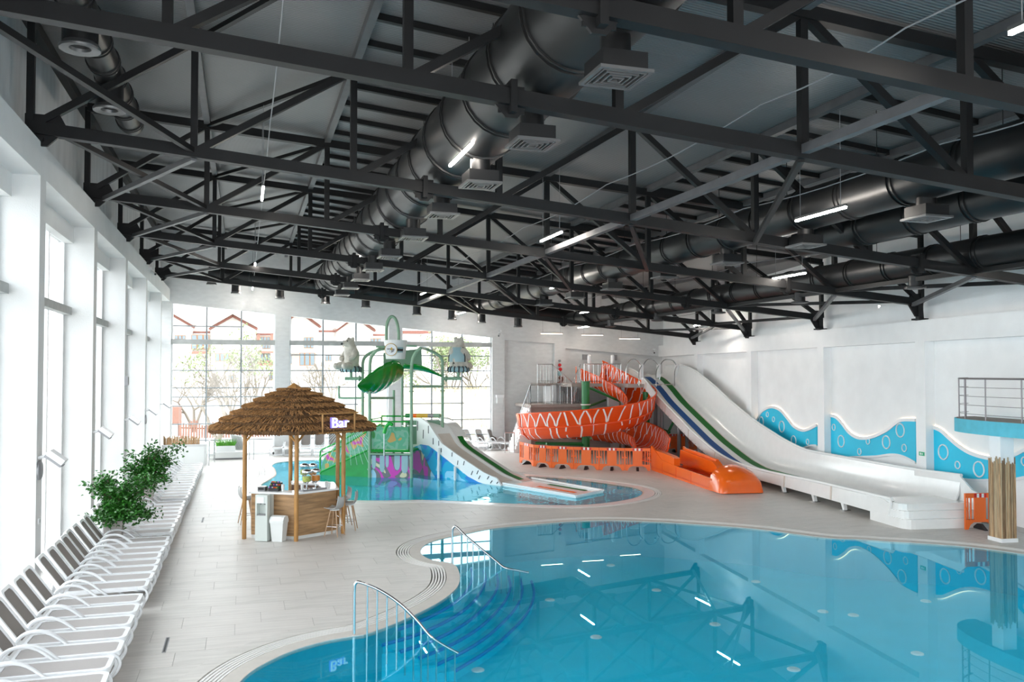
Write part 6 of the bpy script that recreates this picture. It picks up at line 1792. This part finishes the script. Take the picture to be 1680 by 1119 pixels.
for k in range(320):
    x, y = rg.uniform(a.x + .12, a.x + .93), rg.uniform(yl + .22, yl + .53); L = rg.uniform(.2, .42); d = V(rg.uniform(-.5, .5), rg.uniform(-.5, .4), 1).normalized()
    gb.add([V(x - .012, y, .62), V(x + .012, y, .62), V(x, y, .62) + d * L + V(d.x * .1, d.y * .1, -.03)], [(0, 1, 2)])
tag(gb.build('grass', GRASSM, gp), kind='stuff')
pn = thing('leaning_panel', (b_.x - .5, yl + .95, .36), 'pale striped panel leaning in the first end window', 'panel')
MB().prism([V(a.x + .9, yl + .8, .36), V(b_.x - .05, yl + .8, .36), V(b_.x - .15, yl + 1.0, 1.0), V(a.x + .7, yl + 1.0, 1.12)], (0, .05, 0)).build('board', WHITEP, pn)
for k in range(9):
    u = k / 8; p = V(a.x + .95, yl + .79, .40).lerp(V(b_.x - .1, yl + .79, .40), u); q = V(a.x + .78, yl + .985, 1.05).lerp(V(b_.x - .2, yl + .985, .96), u); MB().tube([p, q], .01, 5).build('stripe', GREYP, pn)
for i, (x, y) in enumerate([(409, 754), (416, 754), (421, 742)]):
    p = PZ(x, y, 0); t = thing('railing_post', tuple(p), 'thin steel railing post behind the bar, %s from the left' % ORD[i], 'post', 'steel railing posts')
    MB().tube([p, p + V(0, 0, 1.0)], .025, 8).build('pole', STAIN, t, 50); MB().lathe([(.06, 0), (.06, .015)], p, 10).build('base_plate', STAIN, t)

# ================================================================== outside
gr = MB(); gr.prism([V(-60, -30, -.6), V(-4.4, -30, -.6), V(-4.4, 44.2, -.6), V(40, 44.2, -.6), V(90, 150, -.6), V(-60, 150, -.6)], (0, 0, .3))
gr = gr.build('outdoor_ground', GROUND); tag(gr, 'pale ground outside the windows', 'ground', kind='structure')
YH = 88.0
HS = thing('apartment_house', tuple(PY(400, 700, YH)), 'pale apartment house with red edged gables seen through the end windows', 'house')
HS.location.z = -.3; ORG[HS.name] = tuple(HS.location)
def hp(x, y, d=0): return PY(x, y, YH) + V(0, d, 0)
MB().prism([hp(240, 760), hp(640, 760), hp(640, 553), hp(240, 548)], (0, 10, 0)).build('wall', BLUEH, HS)
MB().prism([hp(236, 548), hp(640, 553), hp(640, 480) + V(0, 7, 0), hp(236, 470) + V(0, 7, 0)], (0, .4, .1)).build('roof', ROOFT, HS)
for i, (l, pk, r_, ye, yp) in enumerate([(226, 272, 320, 537, 512), (344, 382, 422, 540, 521), (455, 490, 524, 537, 514), (548, 580, 612, 543, 522)]):
    f = MB().prism([hp(l + 3, 580, -1.2), hp(r_ - 3, 580, -1.2), hp(r_ - 3, ye, -1.2), hp(pk, yp, -1.2), hp(l + 3, ye, -1.2)], (0, 1.3, 0)).build('gable', BLUEH, HS)
    for a, b_ in ((l, pk), (r_, pk)):
        p, q = hp(a, ye + 1.5, -1.6), hp(b_, yp - 1, -1.6); MB().bar(p, q, .7, .20).build('red_verge', ROOFR, f)
        d = (q - p); MB().bar(p + V(0, .9, .25), q + V(0, .9, .25), 4, .2).build('roof_slope', ROOFT, f)
for a, b_, y in ((262, 345, 545.5), (420, 452, 549), (474, 550, 544), (610, 640, 550)):
    MB().bar(hp(a, y, -.5), hp(b_, y, -.5), .5, .18).build('red_eave', ROOFR, HS)
def hwin(x0, x1, y0, y1, frame=HWOOD, n=3):
    f = MB().prism([hp(x0, y1, -1.3), hp(x1, y1, -1.3), hp(x1, y0, -1.3), hp(x0, y0, -1.3)], (0, .12, 0)).build('window', frame, HS)
    for k in range(n):
        a = x0 + (x1 - x0) * (k + .12) / n; b_ = x0 + (x1 - x0) * (k + .88) / n
        MB().prism([hp(a, y1 - 1, -1.36), hp(b_, y1 - 1, -1.36), hp(b_, y0 + 1, -1.36), hp(a, y0 + 1, -1.36)], (0, .05, 0)).build('pane', HWIN, f)
for w in [(354, 376, 580, 593), (427, 443, 580, 593), (427, 442, 553, 560), (490, 515, 579, 600), (497, 513, 554, 572), (532, 542, 582, 593), (315, 344, 550, 574), (288, 306, 551, 558), (430, 443, 566, 573), (605, 622, 556, 562), (470, 478, 583, 598), (440, 450, 612, 624), (375, 388, 615, 628), (560, 572, 560, 570)]:
    hwin(*w, n=3 if w[1] - w[0] > 12 else 2)
for a, b_, y0, y1, m in ((421, 450, 592, 600, HBRICK), (316, 344, 577, 581, HBRICK), (421, 450, 577, 579.5, HBRICK), (421, 426, 550, 560, HBRICK), (443, 450, 550, 560, HBRICK), (276, 300, 560, 562, GREYP)):
    MB().prism([hp(a, y1, -1.7), hp(b_, y1, -1.7), hp(b_, y0, -1.7), hp(a, y0, -1.7)], (0, .6, 0)).build('balcony', m, HS)
YH2 = 96.0
H2 = thing('white_house', tuple(PY(700, 640, YH2)), 'low white house with thin red eave beyond the third end window', 'house')
H2.location.z = -.3; ORG[H2.name] = tuple(H2.location)
def hq(x, y, d=0): return PY(x, y, YH2) + V(0, d, 0)
MB().prism([hq(655, 760), hq(790, 760), hq(790, 552), hq(655, 546)], (0, 10, 0)).build('wall', BLUEH, H2)
MB().bar(hq(650, 545, -.5), hq(705, 545.5, -.5), .6, .35).build('red_eave', ROOFR, H2)
for x, y in ((665, 560), (690, 562), (720, 575), (745, 560), (770, 570)):
    f = MB().prism([hq(x, y + 9, -.15), hq(x + 9, y + 9, -.15), hq(x + 9, y, -.15), hq(x, y, -.15)], (0, .1, 0)).build('window', FRAMEG, H2); MB().prism([hq(x + 1, y + 8, -.2), hq(x + 8, y + 8, -.2), hq(x + 8, y + 1, -.2), hq(x + 1, y + 1, -.2)], (0, .04, 0)).build('pane', HWIN, f)
# brick gatehouse and fence at the left
YG = 62.0
gh = thing('brick_shed', tuple(PY(283, 705, YG)), 'small red brick shed outside the first end window', 'shed')
def hg(x, y, d=0): return PY(x, y, YG) + V(0, d, 0)
MB().prism([hg(268, 745), hg(293, 745), hg(293, 668), hg(268, 668)], (0, 3, 0)).build('wall', HBRICK, gh)
MB().prism([hg(280, 740, -.1), hg(292, 740, -.1), hg(292, 697, -.1), hg(280, 697, -.1)], (0, .08, 0)).build('door', GREYP, gh)
fn = thing('picket_fence', tuple(PY(320, 720, 60)), 'red brown picket fence outside the first end window', 'fence')
for k in range(34):
    x = 296 + k * 4.4; p, q = PY(x, 745, 60), PY(x, 690 + 4 * math.sin(k * .9) + k * .5, 60); MB().span(p.x - .06, p.x + .06, 60, 60.05, -.3, q.z).build('picket', HBRICK, fn)
for y in (702, 722): p, q = PY(296, y, 60.1), PY(442, y + 4, 60.1); MB().bar(p, q, .06, .1).build('rail', HBRICK, fn)
# bare trees
def tree(base, h, lab, seed, depth=5, leafn=0, spread=.5):
    r = random.Random(seed); mb = MB(); tips = []
    t = thing('bare_tree', tuple(base), lab, 'tree', 'trees outside')
    def grow(p, d, L, rad, k):
        q = p + d * L; m_ = p.lerp(q, .5) + V(r.gauss(0, 1), r.gauss(0, 1), r.gauss(0, .5)) * L * .05
        mb.tube([p, m_, q], [rad, rad * .85, rad * .7], 5)
        if k == 0: tips.append(q); return
        for _ in range(r.choice((2, 3, 3))):
            nd = (d + V(r.gauss(0, spread), r.gauss(0, spread), r.gauss(.08, .3))).normalized(); grow(q, nd, L * r.uniform(.62, .82), rad * .62, k - 1)
    b_ = V(*base)
    for s_ in range(3): grow(b_, V(r.gauss(0, .35), r.gauss(0, .3), 1).normalized(), h * .27, .14, depth)
    mb.build('branches', BARK, t)
    if leafn:
        lf = MB()
        for k in range(leafn):
            p = r.choice(tips) + V(r.gauss(0, .35), r.gauss(0, .35), r.gauss(0, .35)); d = V(r.uniform(-1, 1), r.uniform(-1, 1), r.uniform(-1, 1)).normalized(); s_ = d.orthogonal().normalized()
            lf.add([p, p + d * .14 + s_ * .07, p + d * .28, p + d * .14 - s_ * .07], [(0, 1, 2, 3)])
        tag(lf.build('foliage', BUSHG, t), kind='stuff')
def ob(x, Y): p = PY(x, 720, Y); return (p.x, Y, -.3)
tree(ob(358, 57), 6.0, 'wide bare branched tree behind the first end window', 1)
tree(ob(392, 64), 7.6, 'tall bare tree with some green leaves near the thatched roof', 2, 5, 700, .35)
tree(ob(545, 66), 7.0, 'slim bare tree behind the second end window', 3, 4, 0, .4)
tree(ob(318, 66), 6.0, 'small bare tree by the brick shed outside', 5, 4, 0, .45)
tree(ob(745, 70), 9.0, 'leafy pale green tree behind the third end window', 4, 4, 2600, .45)
tree(ob(800, 72), 9.0, 'leafy green tree at the right edge of the third end window', 6, 4, 2600, .45)
tree(ob(450, 60), 5.5, 'bare tree behind the pier of the end windows', 8, 4, 0, .45)
# dry grassy bank
rows = []
rb_ = random.Random(12)
for j in range(12):
    Y = 50 + j * 2.4; rows.append([V(5 + i * 1.6, Y, -.32 + (3.0 * (1 - math.cos(min(1, j / 9) * math.pi)) / 2) * min(1, max(0, (i - 1) / 4)) + rb_.uniform(-.08, .08)) for i in range(18)])
o = MB().grid(rows, [[p - V(0, 0, 1.2) for p in r] for r in rows]).build('grassy_bank', DRYG, None, 60); tag(o, 'dry grassy bank outside the third end window', 'bank', kind='structure')
gs = MB()
for k in range(2600):
    j = rb_.random() * 10.5; i = rb_.random() * 16.5; a, b_ = int(j), int(i); p = rows[a][b_].lerp(rows[a + 1][b_ + 1], .5) + V(rb_.uniform(-.9, .9), rb_.uniform(-1.2, 1.2), -.05)
    d = V(rb_.gauss(0, .25), rb_.gauss(0, .25), 1).normalized(); L = rb_.uniform(.3, .9)
    gs.add([p, p + V(.05, 0, 0), p + d * L], [(0, 1, 2)])
tag(gs.build('dry_grass', DRYG), 'tall dry grass growing on the bank outside', 'grass', kind='stuff')
bpy.context.view_layer.update()
